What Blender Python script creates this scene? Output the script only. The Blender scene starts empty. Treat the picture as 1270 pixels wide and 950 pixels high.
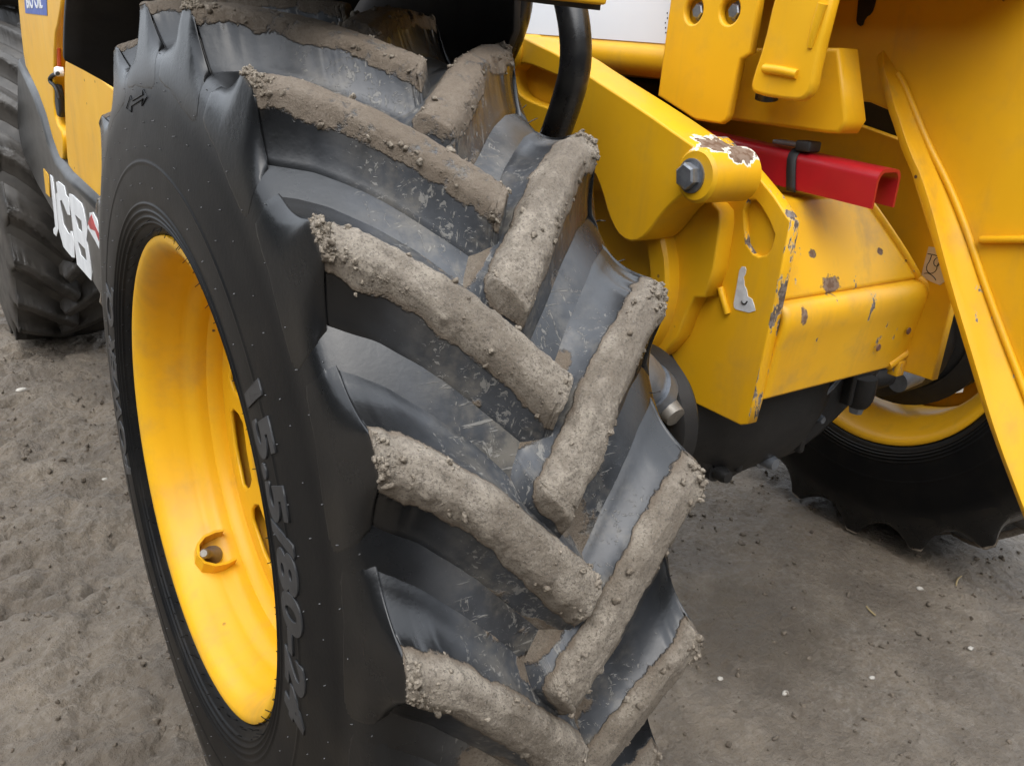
import bpy, bmesh, math, random
import numpy as np
from mathutils import Vector, Matrix

# ------------------------------------------------------------------ camera, sky, sun, exposure
scene = bpy.context.scene
col = scene.collection
cam_data = bpy.data.cameras.new("camera")
cam = bpy.data.objects.new("camera", cam_data)
col.objects.link(cam)
scene.camera = cam
cam_data.sensor_fit = 'HORIZONTAL'
cam_data.sensor_width = 36.0
cam_data.lens = 36.0 * 1069.1 / 1270.0
cam_data.clip_start = 0.02
cam_data.clip_end = 2000
_r = Vector((0.82156, -0.56709, 0.05871)); _u = Vector((0.15980, 0.32791, 0.93110)); _f = Vector((0.54727, 0.75557, -0.36001))
_m = Matrix((( _r.x, _u.x, -_f.x, -0.4553), (_r.y, _u.y, -_f.y, -1.1168), (_r.z, _u.z, -_f.z, 1.2168), (0, 0, 0, 1)))
cam.matrix_world = _m

SUN_EL, SUN_AZ = 58.0, 215.0        # elevation, compass bearing of the bright part of the cloud (0 = +Y, 90 = +X)
world = bpy.data.worlds.new("World")
scene.world = world
world.use_nodes = True
nt = world.node_tree
nt.nodes.clear()
sky = nt.nodes.new('ShaderNodeTexSky')
sky.sky_type = 'NISHITA'
sky.sun_disc = False
sky.sun_elevation = math.radians(SUN_EL)
sky.sun_rotation = math.radians(SUN_AZ)
sky.air_density = 1.0
sky.dust_density = 6.0
sky.ozone_density = 1.0
hs = nt.nodes.new('ShaderNodeHueSaturation')
hs.inputs['Saturation'].default_value = 0.55
bg = nt.nodes.new('ShaderNodeBackground')
bg.inputs['Strength'].default_value = 0.15
wo = nt.nodes.new('ShaderNodeOutputWorld')
nt.links.new(sky.outputs[0], hs.inputs['Color'])
cl = nt.nodes.new('ShaderNodeMix'); cl.data_type = 'RGBA'      # an even layer of cloud over the sky
cl.inputs[0].default_value = 0.75
# standard overcast luminance, (1 + 2 sin(elevation)) / 3 of the zenith
tcw = nt.nodes.new('ShaderNodeTexCoord'); sxw = nt.nodes.new('ShaderNodeSeparateXYZ'); nt.links.new(tcw.outputs['Generated'], sxw.inputs[0])
mrw = nt.nodes.new('ShaderNodeMapRange'); nt.links.new(sxw.outputs[2], mrw.inputs[0])
mrw.inputs[1].default_value = 0.0; mrw.inputs[2].default_value = 1.0; mrw.inputs[3].default_value = 1 / 3; mrw.inputs[4].default_value = 1.0
scw = nt.nodes.new('ShaderNodeVectorMath'); scw.operation = 'SCALE'; scw.inputs[0].default_value = (11.6, 12.4, 13.5); nt.links.new(mrw.outputs[0], scw.inputs['Scale'])
nt.links.new(scw.outputs[0], cl.inputs[7])
nt.links.new(hs.outputs[0], cl.inputs[6])
nt.links.new(cl.outputs[2], bg.inputs['Color'])
nt.links.new(bg.outputs[0], wo.inputs['Surface'])

sd = bpy.data.lights.new("sun", 'SUN')
sd.energy = 0.7
sd.angle = math.radians(50)
sd.color = (1.0, 0.97, 0.92)
so = bpy.data.objects.new("sun", sd)
col.objects.link(so)
_az, _el = math.radians(SUN_AZ), math.radians(SUN_EL)
_to = Vector((math.sin(_az) * math.cos(_el), math.cos(_az) * math.cos(_el), math.sin(_el)))
so.rotation_euler = _to.to_track_quat('Z', 'Y').to_euler()
so.location = (0, 0, 8)
scene.view_settings.view_transform = 'Standard'
scene.view_settings.look = 'None'
scene.view_settings.gamma = 1.0
scene.view_settings.exposure = 1.0
scene.render.engine = 'CYCLES'
scene.cycles.max_bounces = 6
scene.cycles.diffuse_bounces = 3
scene.cycles.glossy_bounces = 3

PI = math.pi
RW = 0.6306            # wheel radius over the lugs
rng = np.random.default_rng(7)
random.seed(7)

# ------------------------------------------------------------------ numpy noise
def _hash(ix, iy, iz, seed):
    h = (ix.astype(np.int64) * 374761393 + iy.astype(np.int64) * 668265263 + iz.astype(np.int64) * 2147483647 + seed * 974634777) & 0x7fffffff
    h = ((h ^ (h >> 13)) * 1274126177) & 0x7fffffff
    h = ((h ^ (h >> 16)) * 668265263) & 0x7fffffff
    return (h ^ (h >> 15)) / float(0x7fffffff)

def vnoise(P, seed=0):
    P = np.asarray(P, float)
    i = np.floor(P).astype(np.int64); f = P - i
    f = f * f * f * (f * (f * 6 - 15) + 10)
    r = 0.0
    for dx in (0, 1):
        for dy in (0, 1):
            for dz in (0, 1):
                w = (f[..., 0] if dx else 1 - f[..., 0]) * (f[..., 1] if dy else 1 - f[..., 1]) * (f[..., 2] if dz else 1 - f[..., 2])
                r = r + w * _hash(i[..., 0] + dx, i[..., 1] + dy, i[..., 2] + dz, seed)
    return r * 2 - 1

def fbm(P, octaves=4, seed=0, gain=0.5):
    P = np.asarray(P, float); a = 1.0; s = 0.0; n = 0.0
    for k in range(octaves):
        s = s + a * vnoise(P * (2.03 ** k) + 17.3 * k, seed + k); n += a; a *= gain
    return s / n

def sstep(a, b, x):
    t = np.clip((x - a) / (b - a), 0, 1)
    return t * t * (3 - 2 * t)

# ------------------------------------------------------------------ object helpers
def mesh_obj(name, verts, faces, mat=None, parent=None, smooth=True, attr=None):
    me = bpy.data.meshes.new(name)
    me.from_pydata([tuple(map(float, v)) for v in verts], [], [tuple(map(int, f)) for f in faces])
    return link_mesh(name, me, mat, parent, smooth, attr)

def grid_mesh(name, V, closed_u=False, closed_v=False):
    """V: (nu, nv, 3) -> mesh of quads, fast path"""
    nu, nv = V.shape[:2]
    iu = np.arange(nu if closed_u else nu - 1); iv = np.arange(nv if closed_v else nv - 1)
    A, B = np.meshgrid(iu, iv, indexing='ij')
    A2, B2 = (A + 1) % nu, (B + 1) % nv
    F = np.stack([A * nv + B, A2 * nv + B, A2 * nv + B2, A * nv + B2], -1).reshape(-1, 4)
    me = bpy.data.meshes.new(name)
    me.vertices.add(nu * nv); me.vertices.foreach_set('co', V.reshape(-1).astype(np.float32))
    me.loops.add(F.size); me.loops.foreach_set('vertex_index', F.reshape(-1).astype(np.int32))
    me.polygons.add(len(F)); me.polygons.foreach_set('loop_start', np.arange(0, F.size, 4, dtype=np.int32))
    me.update(calc_edges=True)
    return me

def link_mesh(name, me, mat=None, parent=None, smooth=True, attr=None):
    if mat is not None and len(me.materials) == 0: me.materials.append(mat)
    if smooth and len(me.polygons):
        me.polygons.foreach_set('use_smooth', np.ones(len(me.polygons), dtype=bool))
    if attr:
        for k, v in attr.items():
            a = me.attributes.new(k, 'FLOAT', 'POINT'); a.data.foreach_set('value', np.asarray(v, np.float32).reshape(-1))
    o = bpy.data.objects.new(name, me)
    col.objects.link(o)
    if parent is not None: o.parent = parent
    return o

def tag(o, label=None, cat=None, group=None, kind=None):
    if label: o['label'] = label
    if cat: o['category'] = cat
    if group: o['group'] = group
    if kind: o['kind'] = kind
    return o

def empty(name, loc=(0, 0, 0)):
    o = bpy.data.objects.new(name, None); col.objects.link(o); o.location = loc
    return o

def chaikin(pts, n=1, closed=True):
    P = np.asarray(pts, float)
    for _ in range(n):
        Q = np.roll(P, -1, 0)
        if closed:
            P = np.stack([P * .75 + Q * .25, P * .25 + Q * .75], 1).reshape(-1, P.shape[1])
        else:
            a, b = P[:-1], P[1:]
            P = np.concatenate([P[:1], np.stack([a * .75 + b * .25, a * .25 + b * .75], 1).reshape(-1, P.shape[1]), P[-1:]])
    return P

def circle(cy, cz, r, n=32):
    return [(cy + r * math.cos(2 * PI * k / n), cz + r * math.sin(2 * PI * k / n)) for k in range(n)]

def plate(name, pts, x0, x1, mat, parent, holes=(), bevel=0.002, smooth_n=0, axis='x', smooth=False):
    """a bevelled plate: outline in (y,z) extruded x0..x1 (axis 'x') or outline in (x,z) extruded y0..y1 (axis 'y')"""
    cu = bpy.data.curves.new('c', 'CURVE'); cu.dimensions = '2D'; cu.fill_mode = 'BOTH'
    t = abs(x1 - x0); b = min(bevel, t * .45)
    cu.extrude = max(t / 2 - b, 1e-5); cu.bevel_depth = b; cu.bevel_resolution = 1; cu.offset = -b
    for k, ring in enumerate([pts] + list(holes)):
        R = chaikin(ring, smooth_n) if smooth_n else np.asarray(ring, float)
        sp = cu.splines.new('POLY'); sp.points.add(len(R) - 1); sp.use_cyclic_u = True
        for q, (a, c) in zip(sp.points, R): q.co = (a, c, 0, 1)
    ob = bpy.data.objects.new('c', cu); col.objects.link(ob)
    me = bpy.data.meshes.new_from_object(ob)
    bpy.data.objects.remove(ob); bpy.data.curves.remove(cu)
    me.materials.clear()
    xm = (x0 + x1) / 2
    n = len(me.vertices); co = np.empty(n * 3, np.float32); me.vertices.foreach_get('co', co); co = co.reshape(-1, 3)
    if axis == 'x': new = np.stack([co[:, 2] + xm, co[:, 0], co[:, 1]], 1)
    else: new = np.stack([co[:, 0], xm - co[:, 2], co[:, 1]], 1)
    me.vertices.foreach_set('co', new.reshape(-1)); me.name = name
    me.update()
    bm = bmesh.new(); bm.from_mesh(me); bmesh.ops.remove_doubles(bm, verts=bm.verts, dist=1e-6); bmesh.ops.recalc_face_normals(bm, faces=bm.faces); bm.to_mesh(me); bm.free()
    return link_mesh(name, me, mat, parent, smooth)

def revolve(name, prof, mat, parent, n=96, axis='x', centre=(0, 0, 0), smooth=True, flip=False):
    """prof: (axial, radius) points, revolved about the axis through centre"""
    P = np.asarray(prof, float); th = np.linspace(0, 2 * PI, n, endpoint=False)
    a = P[None, :, 0] + 0 * th[:, None]; c = P[None, :, 1] * np.cos(th)[:, None]; s = P[None, :, 1] * np.sin(th)[:, None]
    V = np.stack({'x': (a, -c, s), 'y': (c, a, s), 'z': (c, s, a)}[axis], -1) + np.asarray(centre)
    me = grid_mesh(name, V, closed_u=True)
    bm = bmesh.new(); bm.from_mesh(me); bmesh.ops.remove_doubles(bm, verts=bm.verts, dist=1e-6); bmesh.ops.recalc_face_normals(bm, faces=bm.faces); bm.to_mesh(me); bm.free()
    o = link_mesh(name, me, mat, parent, smooth)
    if smooth:
        bpy_shade(o)
    return o

def bpy_shade(o, deg=38):
    me = o.data
    bm = bmesh.new(); bm.from_mesh(me)
    for e in bm.edges:
        e.smooth = not (len(e.link_faces) == 2 and e.calc_face_angle(0) > math.radians(deg))
    bm.to_mesh(me); bm.free()

def box(name, lo, hi, mat, parent, bevel=0.004, rot=None, pivot=None):
    bm = bmesh.new(); bmesh.ops.create_cube(bm, size=1)
    lo, hi = Vector(lo), Vector(hi)
    for v in bm.verts: v.co = Vector([(lo[i] + hi[i]) / 2 + v.co[i] * (hi[i] - lo[i]) for i in range(3)])
    if bevel: bmesh.ops.bevel(bm, geom=bm.edges[:], offset=bevel, segments=2, affect='EDGES', profile=.5)
    if rot:
        bmesh.ops.rotate(bm, verts=bm.verts, cent=pivot or (lo + hi) / 2, matrix=rot)
    me = bpy.data.meshes.new(name); bm.to_mesh(me); bm.free()
    o = link_mesh(name, me, mat, parent, True); bpy_shade(o, 50)
    return o

def tube(name, path, r, mat, parent, n=16, sub=3, radii=None):
    P = chaikin(path, sub, closed=False)
    T = np.gradient(P, axis=0); T /= np.linalg.norm(T, axis=1)[:, None]
    up = np.array([0.31, 0.17, 0.93]); N = np.cross(T, up); N /= np.linalg.norm(N, axis=1)[:, None]; B = np.cross(T, N)
    th = np.linspace(0, 2 * PI, n, endpoint=False)
    rr = np.full(len(P), r) if radii is None else np.interp(np.linspace(0, 1, len(P)), np.linspace(0, 1, len(radii)), radii)
    V = P[:, None] + rr[:, None, None] * (np.cos(th)[None, :, None] * N[:, None] + np.sin(th)[None, :, None] * B[:, None])
    me = grid_mesh(name, V, closed_v=True)
    bm = bmesh.new(); bm.from_mesh(me); bmesh.ops.holes_fill(bm, edges=[e for e in bm.edges if e.is_boundary]); bmesh.ops.recalc_face_normals(bm, faces=bm.faces); bm.to_mesh(me); bm.free()
    o = link_mesh(name, me, mat, parent, True); bpy_shade(o, 50)
    return o

def hex_bolt(name, x, y, z, r, h, mat, parent, washer=True, turn=0.3):
    """hex bolt head pointing to -x with its washer, one mesh"""
    vs, fs = [], []
    def ring(xx, rad, n, ph=0.0):
        b = len(vs)
        for k in range(n): vs.append((xx, y + rad * math.cos(ph + 2 * PI * k / n), z + rad * math.sin(ph + 2 * PI * k / n)))
        return list(range(b, b + n))
    def bridge(a, b):
        n = len(a)
        for k in range(n): fs.append((a[k], a[(k + 1) % n], b[(k + 1) % n], b[k]))
    a = ring(x, r, 6, turn); b = ring(x - h * .86, r, 6, turn); c = ring(x - h, r * .82, 6, turn)
    bridge(a, b); bridge(b, c); fs.append(tuple(c))
    if washer:
        w0 = ring(x + .002, r * 1.3, 24); w1 = ring(x - h * .16, r * 1.3, 24); w2 = ring(x - h * .2, r * 1.18, 24)
        bridge(w0, w1); bridge(w1, w2); fs.append(tuple(w2))
    o = mesh_obj(name, vs, fs, mat, parent, smooth=False)
    bm = bmesh.new(); bm.from_mesh(o.data); bmesh.ops.recalc_face_normals(bm, faces=bm.faces); bm.to_mesh(o.data); bm.free()
    return o

def text_mesh(s, size, extrude, offset=0.0, bevel=0.0):
    cu = bpy.data.curves.new('t', 'FONT'); cu.body = s; cu.size = size; cu.extrude = extrude; cu.offset = offset; cu.bevel_depth = bevel
    ob = bpy.data.objects.new('t', cu); col.objects.link(ob)
    bpy.context.view_layer.update()
    me = bpy.data.meshes.new_from_object(ob)
    bpy.data.objects.remove(ob); bpy.data.curves.remove(cu)
    me.materials.clear()
    return me

# ------------------------------------------------------------------ materials
class NB:
    def __init__(s, name):
        s.m = bpy.data.materials.new(name); s.m.use_nodes = True; s.t = s.m.node_tree; s.t.nodes.clear()
        s.out = s.n('ShaderNodeOutputMaterial'); s.b = s.n('ShaderNodeBsdfPrincipled'); s.l(s.b.outputs[0], s.out.inputs[0])
        s.tc = s.n('ShaderNodeTexCoord')
    def n(s, k): return s.t.nodes.new(k)
    def l(s, a, b): s.t.links.new(a, b)
    def setv(s, inp, v):
        if hasattr(v, 'is_linked') or isinstance(v, bpy.types.NodeSocket): s.l(v, inp)
        else: inp.default_value = v
    def noise(s, scale, detail=4, rough=.55, vec=None, dist=0.0):
        k = s.n('ShaderNodeTexNoise'); k.inputs['Scale'].default_value = scale; k.inputs['Detail'].default_value = detail
        k.inputs['Roughness'].default_value = rough; k.inputs['Distortion'].default_value = dist
        s.l(vec or s.tc.outputs['Object'], k.inputs['Vector']); return k.outputs[0]
    def vor(s, scale, feature='F1', vec=None, out='Distance', rand=1.0):
        k = s.n('ShaderNodeTexVoronoi'); k.feature = feature; k.inputs['Scale'].default_value = scale; k.inputs['Randomness'].default_value = rand
        s.l(vec or s.tc.outputs['Object'], k.inputs['Vector']); return k.outputs[out]
    def mapping(s, scale=(1, 1, 1), loc=(0, 0, 0), rot=(0, 0, 0)):
        k = s.n('ShaderNodeMapping'); k.inputs['Scale'].default_value = scale; k.inputs['Location'].default_value = loc; k.inputs['Rotation'].default_value = rot
        s.l(s.tc.outputs['Object'], k.inputs['Vector']); return k.outputs[0]
    def ramp(s, v, lo, hi, a=0.0, b=1.0):
        k = s.n('ShaderNodeMapRange'); k.interpolation_type = 'SMOOTHSTEP'
        s.setv(k.inputs[0], v)
        k.inputs[1].default_value = lo; k.inputs[2].default_value = hi; k.inputs[3].default_value = a; k.inputs[4].default_value = b
        return k.outputs[0]
    def math(s, op, a, b=0.0, clamp=False):
        k = s.n('ShaderNodeMath'); k.operation = op; k.use_clamp = clamp; s.setv(k.inputs[0], a); s.setv(k.inputs[1], b); return k.outputs[0]
    def mix(s, f, a, b):
        k = s.n('ShaderNodeMix'); k.data_type = 'RGBA'
        s.setv(k.inputs[0], f); s.setv(k.inputs[6], a if not isinstance(a, tuple) else (*a, 1)); s.setv(k.inputs[7], b if not isinstance(b, tuple) else (*b, 1)); return k.outputs[2]
    def attr(s, name):
        k = s.n('ShaderNodeAttribute'); k.attribute_name = name; return k.outputs['Fac']
    def bump(s, h, strength=.5, dist=.002, prev=None):
        k = s.n('ShaderNodeBump'); k.inputs['Strength'].default_value = strength; k.inputs['Distance'].default_value = dist
        s.l(h, k.inputs['Height'])
        if prev is not None: s.l(prev, k.inputs['Normal'])
        return k.outputs[0]
    def fin(s, color=None, rough=None, normal=None, metal=None, spec=None, coat=None):
        i = s.b.inputs
        if color is not None: s.setv(i['Base Color'], color if not isinstance(color, tuple) else (*color, 1))
        if rough is not None: s.setv(i['Roughness'], rough)
        if normal is not None: s.l(normal, i['Normal'])
        if metal is not None: s.setv(i['Metallic'], metal)
        if spec is not None: s.setv(i['Specular IOR Level'], spec)
        if coat is not None: i['Coat Weight'].default_value = coat; i['Coat Roughness'].default_value = .15
        return s.m

def mat_yellow(name, wear=0.0, dirt=.25, spots=(), rough=.42, edge=(0.40, 0.24, 0.05)):
    b = NB(name)
    base = b.mix(b.ramp(b.noise(5, 3), .3, .7), (0.78, 0.418, 0.010), (0.73, 0.376, 0.009))
    # thin dust and grime film
    d = b.math('MULTIPLY', b.ramp(b.noise(9, 6, .65), .48, .78), dirt)
    c = b.mix(d, base, (0.30, 0.20, 0.09))
    run = b.math('MULTIPLY', b.ramp(b.noise(16, 4, .6, vec=b.mapping((1, 1, .12))), .52, .74), dirt * .8)
    c = b.mix(run, c, (0.33, 0.20, 0.06))
    # small scattered chips
    sp = b.math('MULTIPLY', b.ramp(b.vor(26), .10, .06), b.ramp(b.noise(7, 2), .60, .66))
    c = b.mix(sp, c, (0.10, 0.06, 0.04))
    chip = sp
    if wear > 0:
        w = b.noise(30, 4, .7, vec=b.mapping((1, 1, .45)))
        rim = b.ramp(w, .70 - wear * .22, .712 - wear * .22)
        core = b.ramp(w, .718 - wear * .22, .73 - wear * .22)
        c = b.mix(rim, c, (0.50, 0.36, 0.16)); c = b.mix(core, c, b.mix(b.ramp(b.noise(120), .4, .6), (0.10, 0.075, 0.06), (0.20, 0.17, 0.15)))
        chip = b.math('MAXIMUM', chip, rim)
    for (p, sc, s0) in spots:
        k = b.n('ShaderNodeVectorMath'); k.operation = 'SUBTRACT'; b.l(b.tc.outputs['Object'], k.inputs[0]); k.inputs[1].default_value = p
        k2 = b.n('ShaderNodeVectorMath'); k2.operation = 'DIVIDE'; b.l(k.outputs[0], k2.inputs[0]); k2.inputs[1].default_value = sc
        k3 = b.n('ShaderNodeVectorMath'); k3.operation = 'LENGTH'; b.l(k2.outputs[0], k3.inputs[0])
        dist = b.math('ADD', k3.outputs['Value'], b.math('MULTIPLY', b.math('SUBTRACT', b.noise(s0, 4, .6), .5), 1.9))
        rim = b.ramp(dist, 1.16, 1.10); core = b.ramp(dist, 1.02, .97)
        c = b.mix(rim, c, edge); c = b.mix(core, c, b.mix(b.ramp(b.noise(90), .4, .6), (0.13, 0.075, 0.045), (0.21, 0.15, 0.11)))
        chip = b.math('MAXIMUM', chip, rim)
    r = b.math('ADD', b.math('MULTIPLY', b.noise(14, 5), .16), b.math('ADD', b.math('MULTIPLY', chip, .35), rough - .08))
    h = b.math('ADD', b.math('MULTIPLY', b.noise(130, 2), .10), b.math('MULTIPLY', chip, -1.0))
    return b.fin(c, r, b.bump(h, .35, .0008), spec=.35)

def mat_plain(name, color, rough=.5, metal=0.0, var=.25, bump=.2, scale=20, spec=.5, dust=0.0, dustc=(.22, .19, .16)):
    b = NB(name)
    dk = tuple(x * (1 - var) for x in color)
    c = b.mix(b.ramp(b.noise(scale, 5), .35, .65), color, dk)
    if dust: c = b.mix(b.math('MULTIPLY', b.ramp(b.noise(scale * .45, 6, .65), .45, .75), dust), c, dustc)
    r = b.math('ADD', b.math('MULTIPLY', b.noise(scale * 2, 4), .2), rough - .1)
    return b.fin(c, r, b.bump(b.noise(scale * 6, 3), bump, .001), metal=metal, spec=spec)

def mat_rubber(name):
    b = NB(name)
    # radius from the axle, so the tread zone can be dusty and the sidewall clean
    sx = b.n('ShaderNodeSeparateXYZ'); b.l(b.tc.outputs['Object'], sx.inputs[0])
    cx = b.n('ShaderNodeCombineXYZ'); b.l(sx.outputs[1], cx.inputs[1]); b.l(sx.outputs[2], cx.inputs[2])
    ln = b.n('ShaderNodeVectorMath'); ln.operation = 'LENGTH'; b.l(cx.outputs[0], ln.inputs[0])
    rad = ln.outputs['Value']
    absx = b.math('ABSOLUTE', sx.outputs[0])
    black = b.mix(b.ramp(b.noise(11, 5), .35, .7), (0.0045, 0.0048, 0.0054), (0.0075, 0.0075, 0.0075))
    tread = b.math('MULTIPLY', b.ramp(rad, .545, .585), b.ramp(absx, .165, .085))
    film = b.math('MULTIPLY', tread, b.ramp(b.noise(9, 5, .62), .28, .72, .15, .95))
    c = b.mix(film, black, (0.058, 0.062, 0.069))
    # sidewall dust, brownish, thin
    sw = b.math('MULTIPLY', b.ramp(rad, .575, .53), b.ramp(b.noise(5, 5, .65), .46, .75, 0, .5))
    c = b.mix(sw, c, (0.024, 0.0200, 0.0150))
    # dried splashes and scrape marks, strongest along the centre of the tread
    cen = b.math('MULTIPLY', b.ramp(absx, .15, .02), tread)
    st = b.noise(64, 5, .74, vec=b.mapping((1.7, .8, .8), rot=(.3, .2, .5)), dist=1.1)
    sp = b.ramp(b.math('ADD', st, b.math('MULTIPLY', cen, .085)), .66, .68)
    st2 = b.noise(120, 3, .7, vec=b.mapping((.22, 1.5, 1.5), rot=(.1, .8, .25)), dist=.4)
    sp2 = b.math('MULTIPLY', b.ramp(st2, .61, .68), b.ramp(cen, .05, .6))
    sp = b.math('MULTIPLY', b.math('MAXIMUM', b.math('MULTIPLY', sp, tread), sp2), .5)
    mudn = b.math('ADD', b.attr('mud'), b.math('MULTIPLY', b.math('SUBTRACT', b.noise(45, 5, .7), .5), .9))
    md = b.math('MULTIPLY', b.ramp(mudn, .45, .58), b.ramp(b.attr('mud'), .02, .2))
    mc = b.mix(b.ramp(b.attr('mud'), .95, .55, 0, .75), mud_color(b), (0.125, 0.092, 0.062))
    haze = b.math('MULTIPLY', cen, b.ramp(b.noise(16, 5, .7), .44, .66, 0, .7))
    c = b.mix(haze, c, (0.17, 0.152, 0.124)); c = b.mix(sp, c, (0.27, 0.255, 0.225)); c = b.mix(md, c, mc)
    r = b.math('ADD', b.math('MULTIPLY', b.noise(20, 4), .12), b.ramp(absx, .08, .15, .27, .21))
    r = b.math('ADD', r, b.math('ADD', b.math('MULTIPLY', film, .10), b.ramp(rad, .56, .50, 0, .14)))
    r = b.math('ADD', r, b.math('MULTIPLY', b.math('MAXIMUM', sp, md), .4))
    h = b.math('ADD', b.math('MULTIPLY', b.noise(160, 3), .12), b.math('ADD', b.math('MULTIPLY', sp, .5), b.math('MULTIPLY', md, b.math('ADD', b.math('MULTIPLY', b.noise(260, 5, .8), 2.2), .6))))
    return b.fin(c, r, b.bump(h, .7, .0022), spec=b.ramp(rad, .50, .555, .15, .50))

def mud_color(b):
    n1 = b.ramp(b.noise(15, 5, .66), .36, .62); n2 = b.ramp(b.noise(95, 5, .7), .4, .68)
    a = b.mix(n1, (0.168, 0.137, 0.102), (0.305, 0.262, 0.207))
    a = b.mix(b.math('MULTIPLY', n2, .6), a, (0.130, 0.105, 0.080))
    a = b.mix(b.ramp(b.noise(420, 2, .6), .52, .64, 0, .65), a, (0.085, 0.070, 0.054))
    return b.mix(b.ramp(b.vor(330), .16, .06, 0, .6), a, (0.42, 0.39, 0.35))

def mat_mud(name):
    b = NB(name)
    h = b.math('ADD', b.noise(130, 6, .75), b.math('MULTIPLY', b.noise(420, 3), .4))
    return b.fin(mud_color(b), .8, b.bump(h, .8, .003), spec=.25)

def mat_ground():
    b = NB('wet_mud_ground')
    big = b.ramp(b.noise(1.7, 5, .6), .35, .68); mid = b.ramp(b.noise(9, 5, .68), .35, .7); fine = b.ramp(b.noise(70, 6, .75), .4, .7)
    c = b.mix(big, (0.146, 0.115, 0.082), (0.220, 0.180, 0.134))
    c = b.mix(b.math('MULTIPLY', mid, .55), c, (0.105, 0.088, 0.070)); c = b.mix(b.math('MULTIPLY', fine, .4), c, (0.30, 0.27, 0.23))
    # an oily brown stain in front of the axle
    k = b.n('ShaderNodeVectorMath'); k.operation = 'DISTANCE'; b.l(b.tc.outputs['Object'], k.inputs[0]); k.inputs[1].default_value = (0.98, -0.12, 0)
    stn = b.ramp(b.math('ADD', k.outputs['Value'], b.math('MULTIPLY', b.math('SUBTRACT', b.noise(6, 4), .5), .5)), .26, .12)
    c = b.mix(b.math('MULTIPLY', stn, .6), c, (0.060, 0.045, 0.028))
    pale = b.ramp(b.vor(55), .10, .05); pale = b.math('MULTIPLY', pale, b.ramp(b.noise(25, 2), .58, .64))
    c = b.mix(pale, c, (0.34, 0.32, 0.28))
    wet = b.ramp(b.noise(3.1, 5, .62), .42, .62)
    c = b.mix(b.math('MULTIPLY', wet, .55), c, (0.090, 0.071, 0.052))
    r = b.math('ADD', b.math('MULTIPLY', wet, -.22), b.math('ADD', b.math('MULTIPLY', b.noise(50, 4), .25), .60))
    h = b.math('ADD', b.math('MULTIPLY', b.noise(28, 6, .7), 1.0), b.math('ADD', b.math('MULTIPLY', b.noise(150, 5, .75), .45), b.math('MULTIPLY', b.vor(60), .3)))
    return b.fin(c, r, b.bump(h, .9, .018), spec=.4)

M = {}
M['yellow'] = mat_yellow('yellow_paint')
M['yellow_worn'] = mat_yellow('chipped_yellow_paint', wear=.72)
M['yellow_scuff'] = mat_yellow('scuffed_yellow_paint', wear=.22, dirt=.5, spots=[((.830, -.256, .874), (.022, .05, .014), 75), ((.735, -.272, .835), (.008, .05, .013), 90), ((.795, -.235, .925), (.008, .05, .006), 110), ((.985, -.235, .915), (.007, .05, .006), 90)])
M['yellow_flange'] = mat_yellow('chipped_yellow_flange', wear=.24, dirt=.4)
M['yellow_arm'] = mat_yellow('yellow_paint_with_bare_patch', spots=[((.605, -.176, 1.094), (.055, .042, .020), 30), ((.60, -.205, 1.085), (.030, .022, .020), 40)], edge=(0.72, 0.68, 0.58))
M['yellow_rim'] = mat_yellow('yellow_rim_paint', dirt=.34, rough=.40)
M['rubber'] = mat_rubber('tyre_rubber')
M['rubber_coated'] = mat_plain('mud_coated_rubber', (.060, .054, .047), .5, var=.65, scale=8, dust=.5, dustc=(.13, .115, .095))
M['mud'] = mat_mud('dried_mud')
M['letter'] = mat_plain('raised_rubber_letter', (.034, .035, .037), .40, var=.3)
M['black'] = mat_plain('black_hose_rubber', (.009, .009, .010), .28, dust=.3, dustc=(.10, .095, .085), scale=14)
M['plastic'] = mat_plain('black_mudguard_plastic', (.016, .014, .013), .75, dust=.6, dustc=(.045, .036, .028), scale=12, bump=.5)
M['chassis'] = mat_plain('dark_grey_chassis_paint', (.028, .028, .027), .32, dust=.25, dustc=(.11, .10, .085), scale=9)
M['rust'] = mat_plain('rusty_chassis_edge', (.16, .075, .045), .7, scale=30)
M['iron'] = mat_plain('dark_axle_casting', (.0085, .0085, .009), .55, dust=.4, dustc=(.035, .031, .027), scale=16, bump=.4)
M['greymetal'] = mat_plain('grey_greased_metal', (.23, .25, .28), .32, metal=.6, dust=.3, dustc=(.06, .055, .05), scale=26)
M['zinc'] = mat_plain('zinc_bolt', (.36, .38, .41), .36, metal=.75, scale=60, var=.3, dust=.3)
M['brass'] = mat_plain('dull_brass', (.25, .23, .20), .5, metal=.5, scale=60)
M['red'] = mat_plain('red_strut_paint', (.37, .009, .015), .36, var=.15, scale=10)
M['white'] = mat_plain('white_decal', (.82, .82, .83), .45, var=.04, scale=3, bump=.05)
M['letterwhite'] = mat_plain('white_vinyl_letter', (.74, .75, .75), .45, var=.12, scale=20, bump=.05)
M['peel'] = mat_plain('peeled_white_sticker', (.66, .67, .68), .5, var=.2, scale=60)
M['blue'] = mat_plain('blue_sticker', (.025, .075, .36), .4, var=.1)
M['beige'] = mat_plain('beige_sticker', (.62, .52, .40), .5, var=.12)
M['ink'] = mat_plain('black_ink', (.02, .02, .02), .5)
M['orange'] = mat_plain('orange_red_strap', (.62, .10, .02), .5)
M['strapblack'] = mat_plain('black_webbing', (.02, .021, .022), .62, scale=50)
M['chalk'] = mat_plain('chalk', (.34, .34, .33), .8)
M['pebble'] = mat_plain('pale_stone', (.42, .39, .34), .75, scale=60)
M['nib'] = mat_plain('pale_rubber_nib', (.10, .10, .10), .5)
M['shed'] = mat_plain('added_dark_cladding', (.060, .066, .066), .5, scale=2, var=.3)
M['sheddoor'] = mat_plain('added_door_sheet', (.050, .052, .056), .5, scale=2, var=.3)
M['straw'] = mat_plain('straw', (.34, .26, .13), .7)
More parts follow.
